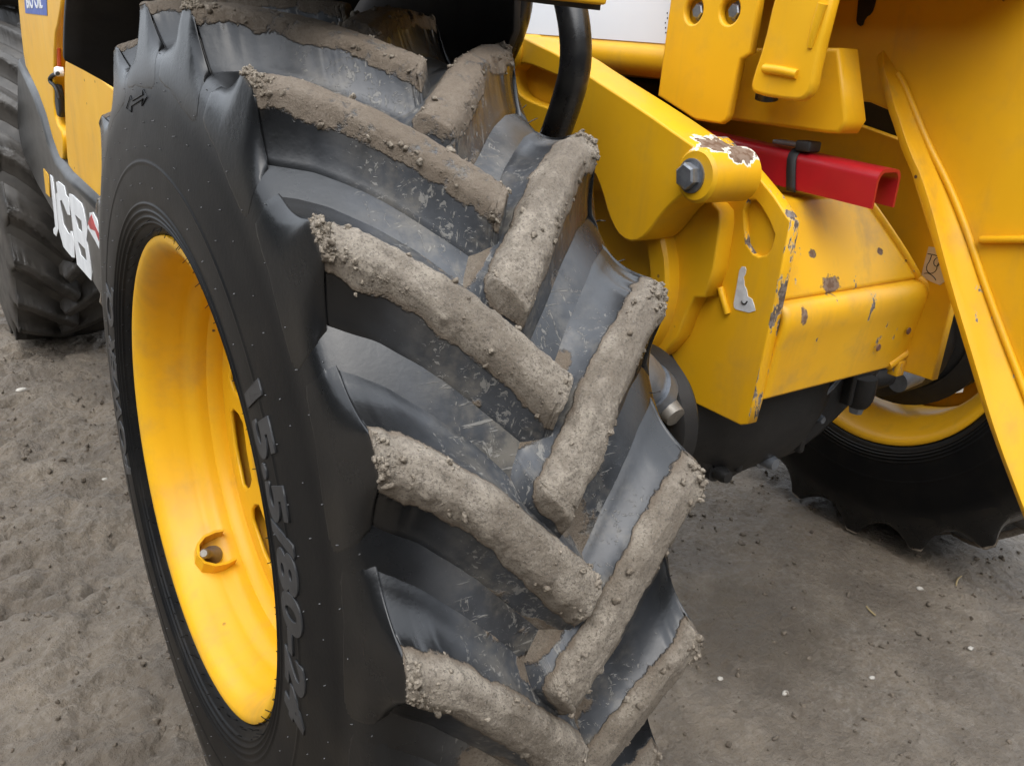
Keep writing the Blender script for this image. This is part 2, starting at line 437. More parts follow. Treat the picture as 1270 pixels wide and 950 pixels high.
M['flagred'] = mat_plain('red_print', (.45, .05, .05), .5)
M['ground'] = mat_ground()

# ------------------------------------------------------------------ ground
def build_ground():
    def axis(lo, hi, d, far):
        n = int(round((hi - lo) / d)); mid = np.linspace(lo, hi, n + 1)
        g = d * 1.35 ** np.arange(1, 40); s = np.cumsum(g); s = s[s < far]; s = np.append(s, far)
        return np.concatenate([lo - s[::-1], mid, hi + s])
    X = axis(-0.9, 2.3, .0085, 400); Y = axis(-0.8, 3.3, .0095, 600)
    GX, GY = np.meshgrid(X, Y, indexing='ij')
    P = np.stack([GX, GY, 0 * GX], -1)
    near = np.exp(-((GX - .6) / 3.0) ** 2 - ((GY - 1) / 4.0) ** 2)
    ca, sa = math.cos(.55), math.sin(.55)
    Q = np.stack([(ca * GX + sa * GY) * 1.0, (-sa * GX + ca * GY) * 2.1, 0 * GX], -1)
    h = .016 * fbm(P * 1.6, 3, 3)
    rid = 1 - np.abs(fbm(Q * 3.2, 4, 11)) * 2.2
    left = sstep(.5, -.1, GX)
    h = h + (.006 + .024 * left) * np.clip(rid, -.4, 1)
    h = h + (.008 + .007 * left) * fbm(P * 17, 4, 21, .6) + .0032 * fbm(P * 60, 3, 31, .6)
    WQ = Q + .10 * np.stack([fbm(P * 5, 3, 71), fbm(P * 5 + 30, 3, 72), 0 * GX], -1)
    cl = 1 - np.abs(vnoise(WQ * 7 + 5, 61)) * 2.2; cl2 = 1 - np.abs(vnoise(WQ * 17 + 9, 62)) * 2.2; cl3 = 1 - np.abs(vnoise(P * 47 + 2, 63)) * 2.4
    patch = sstep(-.15, .35, fbm(P * 2.3 + 8, 3, 64))
    h = h - (.004 + .026 * left) * np.clip(cl, 0, 1) ** 2 * (.3 + .7 * patch) - (.004 + .014 * left) * np.clip(cl2, 0, 1) ** 2 * (.2 + .8 * patch) - (.003 + .006 * left) * np.clip(cl3, 0, 1) ** 2
    # a shallow old rut with lug prints behind the front wheel line
    rut = np.exp(-((GX + .16) / .14) ** 2) * sstep(.3, .7, GY)
    h = h - .010 * rut + .007 * rut * np.clip(np.sin((GY * 1.0 + np.abs(GX + .16) * .9) * 2 * PI / .19), 0, 1)
    h = h + .009 * left * np.clip(fbm(P * 7.5 + 40, 3, 51) * 2 - .25, 0, 1)
    h = h * near - .006
    h = np.minimum(h + .010, .028)
    for (cx, cy) in ((0, 0), (0, 2.795), (1.76, .075)):
        h = h * (1 - .7 * np.exp(-((GX - cx) / .22) ** 2 - ((GY - cy) / .16) ** 2))
    V = np.stack([GX, GY, h], -1)
    me = grid_mesh('ground', V)
    o = link_mesh('ground', me, M['ground'])
    tag(o, kind='structure')
    return X, Y, h

GX_, GY_, GH_ = build_ground()
def ground_z(x, y):
    i = min(np.searchsorted(GX_, x), len(GX_) - 1); j = min(np.searchsorted(GY_, y), len(GY_) - 1)
    return float(GH_[i, j])

# ------------------------------------------------------------------ the machine
tele = empty('telehandler')
tag(tele, 'yellow telescopic handler with muddy lugged tyres standing on wet ground', 'telehandler')

# ---- tyre section: base carcass and lug-top profile, same parameter k
BP = np.array([(0, .588), (.05, .587), (.10, .583), (.14, .5745), (.1690, .5650), (.1845, .5510), (.1924, .5075), (.1968, .4700), (.2000, .44), (.2015, .41), (.2005, .384), (.1965, .362), (.187, .346), (.176, .336)])
TP = np.array([(0, .6306), (.05, .630), (.10, .6275), (.14, .6245), (.1745, .6175), (.1853, .5555), (.1929, .5095), (.1972, .471), (.2001, .44)])

def catmull(P, k):
    k = np.clip(np.asarray(k, float), 0, len(P) - 1.0001); i = k.astype(int); t = (k - i)[..., None]
    ext = np.vstack([[-P[1, 0] if abs(P[0, 0]) < 1e-9 else 2 * P[0, 0] - P[1, 0], P[1, 1] if abs(P[0, 0]) < 1e-9 else 2 * P[0, 1] - P[1, 1]], P, 2 * P[-1] - P[-2]])
    a, b, c, d = ext[i], ext[i + 1], ext[i + 2], ext[i + 3]
    return .5 * ((2 * b) + (-a + c) * t + (2 * a - 5 * b + 4 * c - d) * t ** 2 + (-a + 3 * b - 3 * c + d) * t ** 3)

def linp(P, k):
    k = np.clip(np.asarray(k, float), 0, len(P) - 1)
    idx = np.arange(len(P))
    return np.stack([np.interp(k, idx, P[:, 0]), np.interp(k, idx, P[:, 1])], -1)

def B_at(k):
    q = catmull(BP, np.abs(k)); q[..., 0] *= np.where(np.asarray(k) < 0, -1, 1); return q
def T_at(k):
    kk = np.abs(k); q = .25 * linp(TP, np.clip(kk - .06, 0, 9)) + .5 * linp(TP, kk) + .25 * linp(TP, kk + .06)
    q[..., 0] *= np.where(np.asarray(k) < 0, -1, 1); return q
def k_of_x(x):
    return np.sign(x) * np.interp(np.abs(x), TP[:5, 0], np.arange(5))

def tyre_point(x, r, th):
    return np.stack([x, -r * np.cos(th), r * np.sin(th)], -1)

UP = np.array([(-.031, -16.4), (-.026, -15.9), (.011, -12.3), (.067, -6.8), (.133, -1.6), (.1755, .3)])
LO = np.array([(.003, -20.6), (.010, -19.9), (.062, -14.4), (.085, -11.7), (.131, -7.2), (.1755, -4.5)])
def lug_arrays(side, na, nb, nc, seed, muddy):
    """returns vertex grid (rows along the lug, columns across), mud weight and the top mask"""
    # along-lug stations: centre-end margin, tread, buttress
    ma = max(5, na // 12)
    a = np.concatenate([np.linspace(-.10, 0, ma, endpoint=False), np.linspace(0, 1, na)])
    b = np.linspace(0, 1, nb + 1)[1:]
    up = np.stack([np.interp(a, np.linspace(0, 1, len(UP)), UP[:, i]) for i in (0, 1)], -1)
    lo = np.stack([np.interp(a, np.linspace(0, 1, len(LO)), LO[:, i]) for i in (0, 1)], -1)
    for e, C in ((up, UP), (lo, LO)):           # extrapolate the centre-end margin along the lug
        d = (C[2] - C[1]) / (.2)
        e[a < 0] = C[0] + a[a < 0, None] * d * .9
    ker = np.array([1, 2, 3, 2, 1.]) / 9
    for e in (up, lo):
        for i in (0, 1):
            p = np.concatenate([[e[0, i] * 2 - e[2, i], e[0, i] * 2 - e[1, i]], e[:, i], [e[-1, i] * 2 - e[-2, i], e[-1, i] * 2 - e[-3, i]]]); e[:, i] = np.convolve(p, ker, 'valid')
    ku, kl = k_of_x(up[:, 0]), k_of_x(lo[:, 0]); tu, tl = up[:, 1], lo[:, 1]
    ku = np.concatenate([ku, 4 + b * 1.7]); kl = np.concatenate([kl, 4 + b * 1.9])
    tu = np.concatenate([tu, .3 + .5 * b]); tl = np.concatenate([tl, -4.5 - 3.4 * b])
    av = np.concatenate([a, 1 + b])
    wn = np.concatenate([np.full(len(a), .165), np.full(len(b), .06)]); wt = tu - tl; wk = ku - kl
    tl, tu, kl, ku = tl + wn * wt, tu - wn * wt, kl + wn * wk, ku - wn * wk
    ns = max(6, nc // 2)
    c = np.concatenate([-np.linspace(1, 0, ns, endpoint=False) ** 1.0, np.linspace(0, 1, nc), 1 + np.linspace(0, 1, ns + 1)[1:]])
    ML = .050 / .6 * 180 / PI; MU = (np.interp(av, [0, .4, .92, 2], [.042, .052, .100, .105]) / .6 * 180 / PI)[:, None]
    cin = np.clip(c, 0, 1)
    K = kl[:, None] + (ku - kl)[:, None] * cin[None]; TH = tl[:, None] + (tu - tl)[:, None] * cin[None]
    over_l = np.clip(-c, 0, 1)[None] + 0 * K; over_u = np.clip(c - 1, 0, 1)[None] + 0 * K
    TH = TH - ML * over_l + MU * over_u
    wobble = .35 * vnoise(np.stack([av[:, None] * 6 + 0 * K, 0 * K + seed, 3 * over_u], -1), seed)
    TH = TH + (wobble * .5 + .32 * fbm(np.stack([av[:, None] * 22 + 0 * K, 2 * cin[None] + 0 * K, 0 * K + seed], -1), 3, seed + 1) * (1 - sstep(.9, 1.03, av))[:, None]) * (1 - over_u) ** 5 * (1 - over_l)
    H = np.clip(1 - over_l, 0, 1) ** 1.5 * np.clip(1 - over_u, 0, 1) ** np.interp(av, [0, .4, .92, 2], [2.1, 2.2, 3.1, 3.3])[:, None]
    fe = np.clip(1 + av / .10, 0, 1); fe = np.where(av < 0, fe ** 1.5, 1.0)
    fb = 1 - sstep(.80, 1.0, np.clip(av - 1, 0, 1))
    H = H * (fe * fb)[:, None]
    # rounded top edges
    e1 = np.minimum(cin, 1 - cin)[None] + 0 * K
    H = H * (1 - .13 * np.clip(1 - e1 / .28, 0, 1) ** 2)
    b_, t_ = B_at(K), T_at(K)
    q = b_ + (t_ - b_) * H[..., None]
    # sink the skirt a little below the carcass
    sink = .0035 * np.clip(1 - H / .06, 0, 1)
    q[..., 1] -= sink * np.where(np.abs(K) > 4.6, .25, 1); q[..., 0] -= sink * np.sign(q[..., 0]) * sstep(3.5, 5.5, np.abs(K))
    TR = TH * PI / 180
    # mud
    X = q[..., 0] * side
    P = tyre_point(X, q[..., 1], TR)
    tread_w = 1 - sstep(1.0, 1.06, av)[:, None]
    cover = sstep(.42, .92, H) * tread_w
    n1 = fbm(P * 28 + seed * 3.1, 4, seed)
    mud = np.clip(cover * (1.0 + .25 * n1) + (H > .2) * sstep(.0, .9, H) * (.30 + .55 * n1 + .35 * sstep(.55, .1, av)[:, None]) * tread_w * sstep(1.15, .75, av)[:, None], 0, 1) * muddy
    mud *= 1 - .9 * sstep(1.0, 1.10, av)[:, None]
    splash = np.clip(1.15 - np.abs(X) / .11, 0, 1) * np.clip(.55 + 1.9 * fbm(P * 12 + seed * .7, 3, 77), 0, 1) * np.clip(1 - H / .6, 0, 1) * muddy
    thick = mud * (.0012 + .0012 * fbm(P * 45 + seed, 4, seed + 5) + .0016 * np.abs(fbm(P * 190, 3, seed + 9, .65)))
    edge = np.exp(-((e1) / .10) ** 2) * sstep(.5, 1, H) * np.clip(fbm(P * 40 + seed * 1.7, 3, seed + 2) + .25, 0, 1)
    edge2 = np.exp(-((av[:, None] - .985) / .03) ** 2) * sstep(.5, 1, H)
    thick = thick + muddy * tread_w * (.004 * edge * np.clip(.3 + 1.5 * fbm(P * 150, 2, seed + 3), 0, 2) + .005 * edge2 * np.clip(.4 + fbm(P * 60, 3, seed), 0, 1))
    mud = np.maximum(mud, np.clip(1.15 * splash, 0, .8))
    # normals from the grid
    du = np.gradient(P, axis=0); dv = np.gradient(P, axis=1); N = np.cross(du, dv); N /= np.linalg.norm(N, axis=-1)[..., None] + 1e-12
    rad = np.stack([0 * X, -np.cos(TR), np.sin(TR)], -1) + np.stack([np.sign(X) * .25, 0 * X, 0 * X], -1)
    N *= np.sign((N * rad).sum(-1))[..., None]
    V = P + N * thick[..., None]
    flip = side < 0
    return V, mud, e1, H, av, N, flip

def grid_obj_mesh(name, V, flip):
    if flip: V = V[:, ::-1]
    return grid_mesh(name, V)

ICO = None
def ico():
    global ICO
    if ICO is None:
        bm = bmesh.new(); bmesh.ops.create_icosphere(bm, subdivisions=1 if False else 2, radius=1)
        ICO = (np.array([v.co[:] for v in bm.verts]), np.array([[v.index for v in f.verts] for f in bm.faces])); bm.free()
    return ICO

def lumps_mesh(name, pts, nrm, sizes, rs):
    """many small uneven crumbs joined in one mesh"""
    bv, bf = ico(); V, F = [], []; o = 0
    for p, s in zip(pts, sizes):
        sc = s * rs.uniform(.6, 1.25, 3)
        d = 1 + .75 * vnoise(bv * 1.5 + rs.uniform(0, 99, 3), 4) + .35 * vnoise(bv * 3.3 + rs.uniform(0, 99, 3), 5)
        v = bv * d[:, None] * sc
        ang = rs.uniform(0, 2 * PI); ca, sa = math.cos(ang), math.sin(ang)
        v = np.stack([ca * v[:, 0] - sa * v[:, 1], sa * v[:, 0] + ca * v[:, 1], v[:, 2]], 1)
        V.append(v + p); F.append(bf + o); o += len(bv)
    V = np.concatenate(V); F = np.concatenate(F)
    me = bpy.data.meshes.new(name)
    me.vertices.add(len(V)); me.vertices.foreach_set('co', V.reshape(-1).astype(np.float32))
    me.loops.add(F.size); me.loops.foreach_set('vertex_index', F.reshape(-1).astype(np.int32))
    me.polygons.add(len(F)); me.polygons.foreach_set('loop_start', np.arange(0, F.size, 3, dtype=np.int32))
    me.update(calc_edges=True); me.materials.append(M['mud'])
    me.polygons.foreach_set('use_smooth', np.ones(len(F), dtype=bool))
    return me

def make_lug_variants():
    out = {}
    for side in (-1, 1):
        lst = []
        for s in range(9):
            V, mud, e1, H, av, N, flip = lug_arrays(side, 120, 34, 34, 11 * s + (3 if side > 0 else 0) + 1, 1.0 if s < 7 else .62)
            me = grid_obj_mesh('lug', V, flip); me.materials.append(M['rubber'])
            me.polygons.foreach_set('use_smooth', np.ones(len(me.polygons), dtype=bool))
            a = me.attributes.new('mud', 'FLOAT', 'POINT'); m2 = mud[:, ::-1] if flip else mud
            a.data.foreach_set('value', np.ascontiguousarray(m2).reshape(-1).astype(np.float32))
            # crumbs hug the rims of the lug top
            rs = np.random.default_rng(100 + s * 2 + (side > 0))
            w = np.exp(-(e1 / .10) ** 2) * sstep(.45, .9, H) * (av[:, None] < 1.01) * (av[:, None] > -.02) * np.clip(fbm(V * 26 + s, 3, s + 40) + .12, 0, 1)
            w = w + 1.3 * (np.exp(-((av[:, None] - .985) / .03) ** 2) + .5 * np.exp(-((av[:, None] - .95) / .06) ** 2) * np.clip(fbm(V * 60, 2, s + 5) * 2, 0, 1)) * sstep(.8, 1, H)
            w = w + .05 * sstep(.9, 1, H) * (av[:, None] < 1) * (av[:, None] > 0) * np.clip(fbm(V * 18 + s * 2, 2, s + 60), 0, 1)
            pr = (w / w.sum()).reshape(-1); n = 320 if side < 0 else 190
            idx = rs.choice(len(pr), n, p=pr)
            sz = .0005 + .0032 * rs.random(n) ** 6.5
            pts = V.reshape(-1, 3)[idx] + N.reshape(-1, 3)[idx] * sz[:, None] * .25
            lst.append((me, lumps_mesh('mud_crumbs', pts, None, sz, rs)))
        out[side] = lst
    return out

LUGS = make_lug_variants()

def make_tyre_mesh():
    n = 336
    kk = np.concatenate([np.linspace(-13, -7, 110, endpoint=False), np.linspace(-7, 7, 71), np.linspace(7, 13, 111)[1:]])
    q = B_at(kk)
    th = np.linspace(0, 2 * PI, n, endpoint=False)
    x = q[None, :, 0] + 0 * th[:, None]; r = q[None, :, 1] + 0 * th[:, None]; T = th[:, None] + 0 * x
    # fine concentric ribs near the bead
    side = np.abs(kk)[None] + 0 * x
    for kc, am, wd in ((10.2, .0022, .07), (10.6, .0024, .07), (11.0, .0028, .08), (11.4, .0024, .08), (8.3, .0012, .06)):
        x = x + np.sign(x) * am * np.exp(-((side - kc) / wd) ** 2)
    P = tyre_point(x, r, T)
    me = grid_mesh('tyre', P, closed_u=True)
    me.materials.append(M['rubber'])
    me.polygons.foreach_set('use_smooth', np.ones(len(me.polygons), dtype=bool))
    low = .35 * sstep(.45, -.25, T - 2 * PI * (T > PI)) * (np.cos(T) > 0)      # the part nearest the ground carries more
    mud = np.clip(1.15 + low - np.abs(x) / .11, 0, 1) * sstep(.57, .585, r) * np.clip(.50 + low + 1.9 * fbm(P * 11, 3, 77), 0, 1)
    a = me.attributes.new('mud', 'FLOAT', 'POINT'); a.data.foreach_set('value', mud.reshape(-1).astype(np.float32))
    return me

TYRE = make_tyre_mesh()

def flip_check(me, outward):
    pass

RIMP = [(-.176, .334), (-.180, .3385), (-.1835, .3375), (-.185, .333), (-.183, .327), (-.178, .320), (-.168, .3125), (-.150, .3065), (-.140, .3045), (-.132, .3005), (-.120, .2985), (-.110, .296), (-.104, .2895), (-.092, .287), (-.080, .2865), (-.074, .281), (-.060, .2785), (-.050, .278), (-.040, .2745), (-.020, .273), (.06, .273), (.09, .2745), (.105, .281), (.13, .2935), (.15, .304), (.168, .3125), (.178, .320), (.183, .327), (.185, .333), (.1835, .3375), (.180, .3385), (.176, .334)]

def arc_text(s, size, r0, th_start, deg_per_m, side=-1, extrude=.0008):
    """lettering lying on the outer sidewall, reading clockwise seen from outside, tops outward"""
    me = text_mesh(s, size, extrude, offset=.0022, bevel=.0004)
    bm = bmesh.new(); bm.from_mesh(me)
    bmesh.ops.triangulate(bm, faces=bm.faces)
    bmesh.ops.subdivide_edges(bm, edges=[e for e in bm.edges if e.calc_length() > .008], cuts=2)
    kr = np.linspace(5, 12.5, 200); pr = B_at(kr)
    for v in bm.verts:
        u, w, d = v.co
        r = r0 + w
        th = math.radians(th_start) - u * math.radians(deg_per_m)
        x = float(np.interp(r, pr[::-1, 1], pr[::-1, 0]))
        p = tyre_point(np.float64(side * (x + d + .0006)), np.float64(r), np.float64(th)); v.co = tuple(p)
    bmesh.ops.recalc_face_normals(bm, faces=bm.faces)
    bm.to_mesh(me); bm.free()
    return me

def build_wheel(loc, mirror, detail, label, phase=0.0):
    ty = bpy.data.objects.new('tyre', TYRE); col.objects.link(ty); ty.parent = tele
    ty.location = loc; ty.scale = (-1 if mirror else 1, 1, 1); ty['label'] = label
    for side, th0 in ((-1, 46.7), (1, 37.8)):
        for i in range(20):
            th = th0 + phase + 18.0 * i
            tt = (th + 180) % 360 - 180
            me, cr = LUGS[side][7 + i % 2 if 58 < tt < 150 else (i + (3 if side > 0 else 0)) % 7]
            o = bpy.data.objects.new('lug', me); col.objects.link(o); o.parent = ty; o.rotation_euler = (-math.radians(th), 0, 0)
            if detail and -45 < ((th + 180) % 360 - 180) < 100:
                c = bpy.data.objects.new('mud_crumbs', cr); col.objects.link(c); c.parent = ty; c.rotation_euler = o.rotation_euler
                c['kind'] = 'stuff'
    rim = revolve('wheel_rim', RIMP, M['yellow_rim'], tele, n=160)
    rim.location = loc; rim.scale = ty.scale
    holes = []
    for k in range(8):
        a = 2 * PI * k / 8 - .32; holes.append([(.212 * math.cos(a + d / .212) * (1 + rr), .212 * math.sin(a + d / .212) * (1 + rr)) for d, rr in ((-.066, -.06), (-.056, -.16), (0, -.17), (.056, -.16), (.066, -.06), (.066, .06), (.056, .14), (0, .15), (-.056, .14), (-.066, .06))])
    disc = plate('wheel_disc', circle(0, 0, .279, 96), -.056, -.048, M['yellow_rim'], rim, holes=holes, bevel=.003, smooth_n=0)
    hub = revolve('hub', [(-.085, 0), (-.085, .05), (-.078, .06), (-.066, .064), (-.062, .11), (-.057, .115), (-.057, .13)], M['yellow_rim'], rim, n=48)
    revolve('brake_drum', [(.005, .06), (.005, .22), (.02, .235), (.10, .245), (.12, .2)], M['iron'], rim, n=48)
    for k in range(10):
        a = 2 * PI * k / 10
        hex_bolt('wheel_nut', -.060, .085 * math.cos(a), .085 * math.sin(a), .011, .012, M['zinc'], rim)
    return ty, rim

front_tyre, front_rim = build_wheel((0, 0, RW), False, True, 'large front tyre with mud caked on its chevron lugs')
far_tyre, far_rim = build_wheel((1.76, .075, RW), True, False, 'tyre across the axle seen from its inner side', phase=4)
rear_tyre, rear_rim = build_wheel((0, 2.795, RW), False, False, 'rear tyre behind the chassis panel with lettering', phase=9)

for o in [rear_tyre] + list(rear_tyre.children):
    if o.material_slots: o.material_slots[0].link = 'OBJECT'; o.material_slots[0].material = M['rubber_coated']

t1 = link_mesh('tyre_lettering', arc_text('15.5/80-24', .064, .398, 40.5, 192), M['letter'], front_tyre, smooth=False)
t1['label'] = 'raised size lettering 15.5/80-24'
t2 = link_mesh('tyre_lettering', arc_text('POWER CL', .062, .385, 203, 170), M['letter'], front_tyre, smooth=False)

# rotation arrow on the upper sidewall, a raised outline
def sidewall_path(pts, r, name):
    kr = np.linspace(5, 12.5, 200); pr = B_at(kr)
    P = [tyre_point(np.float64(-(np.interp(rr, pr[::-1, 1], pr[::-1, 0]) + .0008)), np.float64(rr), np.float64(math.radians(t))) for rr, t in pts]
    return tube(name, P, r, M['rubber'], front_tyre, n=6, sub=0)
sidewall_path([(.503, 103), (.506, 96), (.498, 96.5), (.508, 93.5), (.517, 96), (.511, 96), (.509, 103), (.517, 104), (.506, 107), (.496, 103.5), (.503, 103)], .0007, 'rotation_arrow')
# mould seam lines that curve under the lug buttresses
for th in ():
    sidewall_path([(.552, th + 2.2), (.53, th + .8), (.51, th - 1.4), (.497, th - 4.4), (.492, th - 7.5)], .0005, 'mould_seam')

# vent whiskers: short rubber hairs in rings round the sidewall and shoulder
def whiskers(rings, name, mat, rr0, inner):
    rs = np.random.default_rng(5); V, F = [], []
    def hair(p, d, L, r0):
        d = d / np.linalg.norm(d); a = np.cross(d, [.3, .5, .8]); a /= np.linalg.norm(a); b = np.cross(d, a); o = len(V)
        bend = rs.normal(0, .22, 3)
        for t, rr in ((0, 1), (.5, .9), (1, .75)):
            for k in range(4):
                V.append(p + d * L * t + bend * L * t * t + r0 * rr * (math.cos(k * PI / 2) * a + math.sin(k * PI / 2) * b))
        for lv in (0, 4):
            for k in range(4): F.append((o + lv + k, o + lv + (k + 1) % 4, o + lv + 4 + (k + 1) % 4, o + lv + 4 + k))
        F.append((o + 8, o + 9, o + 10, o + 11))
    for k, n, L in rings:
        for i in range(n):
            th = 2 * PI * (i + rs.uniform(-.25, .25)) / n; kk = k + rs.normal(0, .10)
            q0, q1 = B_at(np.array(kk)), B_at(np.array(kk + .1)); tg = q1 - q0; nn = np.array([-tg[1], tg[0]]); nn /= np.linalg.norm(nn)
            if nn[0] < 0: nn = -nn
            p = tyre_point(np.float64(-q0[0]), q0[1], th); d = np.array([-nn[0], -nn[1] * math.cos(th), nn[1] * math.sin(th)])
            hair(p, d, L * rs.uniform(.6, 1.2), rr0)
    for i in range(84 if inner else 0):     # inner shoulder
        th = 2 * PI * i / 84 + rs.normal(0, .02); q = B_at(np.array(4.6 + rs.normal(0, .3)))
        hair(tyre_point(np.float64(q[0]), q[1], th), np.array([.8, -.6 * math.cos(th), .6 * math.sin(th)]), .012, .0008)
    o = mesh_obj(name, V, F, mat, front_tyre); o['kind'] = 'stuff'
whiskers(((12.1, 70, .009), (11.5, 50, .006)), 'vent_whiskers', M['rubber'], .0007, True)
whiskers(((9.2, 40, .0018), (7.6, 50, .0018), (6.6, 60, .0018), (5.6, 60, .0018), (4.7, 60, .0018)), 'vent_nibs', M['nib'], .0007, False)

# valve and its guard on the inside of the rim, low at the rear
def valve():
    th = math.radians(-126.5); xr = -.118; rb = .297
    rad = np.array([0, -math.cos(th), math.sin(th)]); tan = np.array([0, math.sin(th), math.cos(th)]); ax = np.array([1., 0, 0])
    base = rad * rb + ax * xr
    # U-shaped guard: a strip standing on the barrel, open towards the disc
    V, F = [], []
    pth = [(.026, .030), (.010, .034), (-.010, .032), (-.026, .022), (-.032, .004), (-.028, -.014), (-.014, -.026), (.006, -.030), (.022, -.028)]
    n = len(pth)
    for (u, v) in pth:
        for s, hh in ((0, -.006), (0, .030), (.0045, .030), (.0045, -.006)):
            d = np.array([u, v]); d2 = d * (1 - s / np.linalg.norm(d))
            V.append(base + ax * d2[0] + tan * d2[1] - rad * hh)
    for i in range(n - 1):
        for k in range(4): F.append((4 * i + k, 4 * i + (k + 1) % 4, 4 * i + 4 + (k + 1) % 4, 4 * i + 4 + k))
    F += [(0, 1, 2, 3), (4 * n - 4, 4 * n - 3, 4 * n - 2, 4 * n - 1)]
    g = mesh_obj('valve_guard', V, F, M['yellow_rim'], front_rim, smooth=False)
    bm = bmesh.new(); bm.from_mesh(g.data); bmesh.ops.recalc_face_normals(bm, faces=bm.faces); bm.to_mesh(g.data); bm.free()
    d = -rad * .9 + ax * -.45 + tan * .2; d /= np.linalg.norm(d)
    p0 = base + rad * .004
    tube('valve_stem', [p0, p0 + d * .012, p0 + d * .024, p0 + d * .044], .006, M['brass'], front_rim, n=12, sub=0, radii=[.017, .016, .008, .007])
    tube('valve_cap', [p0 + d * .040, p0 + d * .052, p0 + d * .058], .0085, M['brass'], front_rim, n=8, sub=0, radii=[.0085, .0085, .006])
valve()

# measured outlines in metres (y, z)
OUT = {
 'arm': [(0.364, 1.177), (0.376, 1.209), (0.356, 1.236), (0.316, 1.244), (0.268, 1.232), (0.185, 1.213), (0.107, 1.186), (-0.044, 1.139), (-0.148, 1.103), (-0.191, 1.089), (-0.219, 1.076), (-0.232, 1.057), (-0.223, 1.037), (-0.197, 1.023), (-0.165, 1.025), (-0.143, 1.012), (-0.115, 0.984), (-0.094, 0.954), (-0.072, 0.932), (-0.043, 0.924), (-0.013, 0.934), (0.013, 0.961), (0.036, 0.999), (0.062, 1.028), (0.113, 1.052), (0.196, 1.049), (0.303, 1.067), (0.35, 1.123)],
 'pocket': [(0.32, 1.176), (0.308, 1.191), (0.279, 1.194), (0.185, 1.177), (0.112, 1.164), (0.103, 1.148), (0.117, 1.131), (0.157, 1.121), (0.208, 1.121), (0.289, 1.133), (0.315, 1.15)],
 'c2': [(0.255, 1.033), (-0.09, 1.063), (-0.144, 1.003), (-0.16, 0.993), (-0.166, 0.973), (-0.166, 0.9), (-0.156, 0.847), (-0.133, 0.841), (-0.118, 0.807), (-0.106, 0.762), (-0.08, 0.723), (-0.047, 0.694), (0.006, 0.668), (0.101, 0.662), (0.215, 0.731)],
 'c': [(0.152, 1.045), (-0.103, 1.103), (-0.147, 1.082), (-0.174, 1.068), (-0.209, 1.045), (-0.236, 1.027), (-0.268, 1.0), (-0.275, 0.995), (-0.272, 0.876), (-0.264, 0.692), (-0.259, 0.647), (-0.245, 0.639), (-0.093, 0.64), (-0.058, 0.714), (0.018, 0.78), (0.126, 0.881)],
 'slot': [(-0.188, 1.013), (-0.18, 0.996), (-0.189, 0.966), (-0.197, 0.944), (-0.213, 0.931), (-0.225, 0.929), (-0.239, 0.935), (-0.246, 0.947), (-0.248, 0.97), (-0.232, 0.99), (-0.214, 1.006), (-0.201, 1.015)],
 'peel': [(-0.195, 0.906), (-0.202, 0.907), (-0.205, 0.903), (-0.205, 0.896), (-0.202, 0.89), (-0.205, 0.883), (-0.206, 0.877), (-0.212, 0.872), (-0.217, 0.861), (-0.226, 0.859), (-0.232, 0.851), (-0.237, 0.842), (-0.232, 0.839), (-0.225, 0.835), (-0.197, 0.833), (-0.192, 0.835), (-0.19, 0.842), (-0.191, 0.879), (-0.191, 0.898)],
 'e': [(0.332, 1.143), (-0.037, 1.125), (-0.165, 1.101), (-0.329, 0.835), (-0.329, 0.677), (-0.244, 0.675), (-0.048, 0.639), (0.227, 0.592)],
 'g': [(0.088, 1.352), (0.081, 1.314), (0.086, 1.154), (-0.013, 1.121), (-0.073, 1.12), (-0.084, 1.127), (-0.088, 1.136), (-0.096, 1.224), (-0.116, 1.234), (-0.117, 1.312), (-0.119, 1.347)],
 'tab': [(-0.163, 1.346), (-0.153, 1.312), (-0.147, 1.248), (-0.134, 1.196), (-0.134, 1.181), (-0.145, 1.172), (-0.224, 1.168), (-0.241, 1.172), (-0.252, 1.187), (-0.252, 1.229), (-0.263, 1.343)],
 'shade': [(0.021, 1.241), (-0.22, 1.249), (-0.259, 1.144), (-0.249, 1.123), (-0.227, 1.121), (-0.012, 1.122)],
 'f': [(0.027, 1.391), (-0.032, 1.239), (-0.091, 1.166), (-0.145, 1.166), (-0.197, 1.153), (-0.236, 1.132), (-0.274, 1.1), (-0.322, 1.046), (-0.368, 0.984), (-0.441, 0.87), (-0.53, 0.745), (-0.636, 0.596), (-0.808, 0.68), (-0.603, 1.37)],
 'flange_out': [(-0.171, 1.214), (-0.221, 1.167), (-0.263, 1.099), (-0.307, 1.046), (-0.388, 0.902), (-0.454, 0.795), (-0.521, 0.684), (-0.6, 0.574), (-0.645, 0.511)],
 'flange_in': [(-0.148, 1.249), (-0.197, 1.205), (-0.228, 1.162), (-0.274, 1.1), (-0.322, 1.046), (-0.368, 0.984), (-0.441, 0.87), (-0.53, 0.745), (-0.618, 0.617)],
 'grease': [(-0.082, 1.351), (-0.121, 1.351), (-0.12, 1.327), (-0.117, 1.312), (-0.106, 1.306), (-0.103, 1.29), (-0.089, 1.296), (-0.087, 1.317)],
}
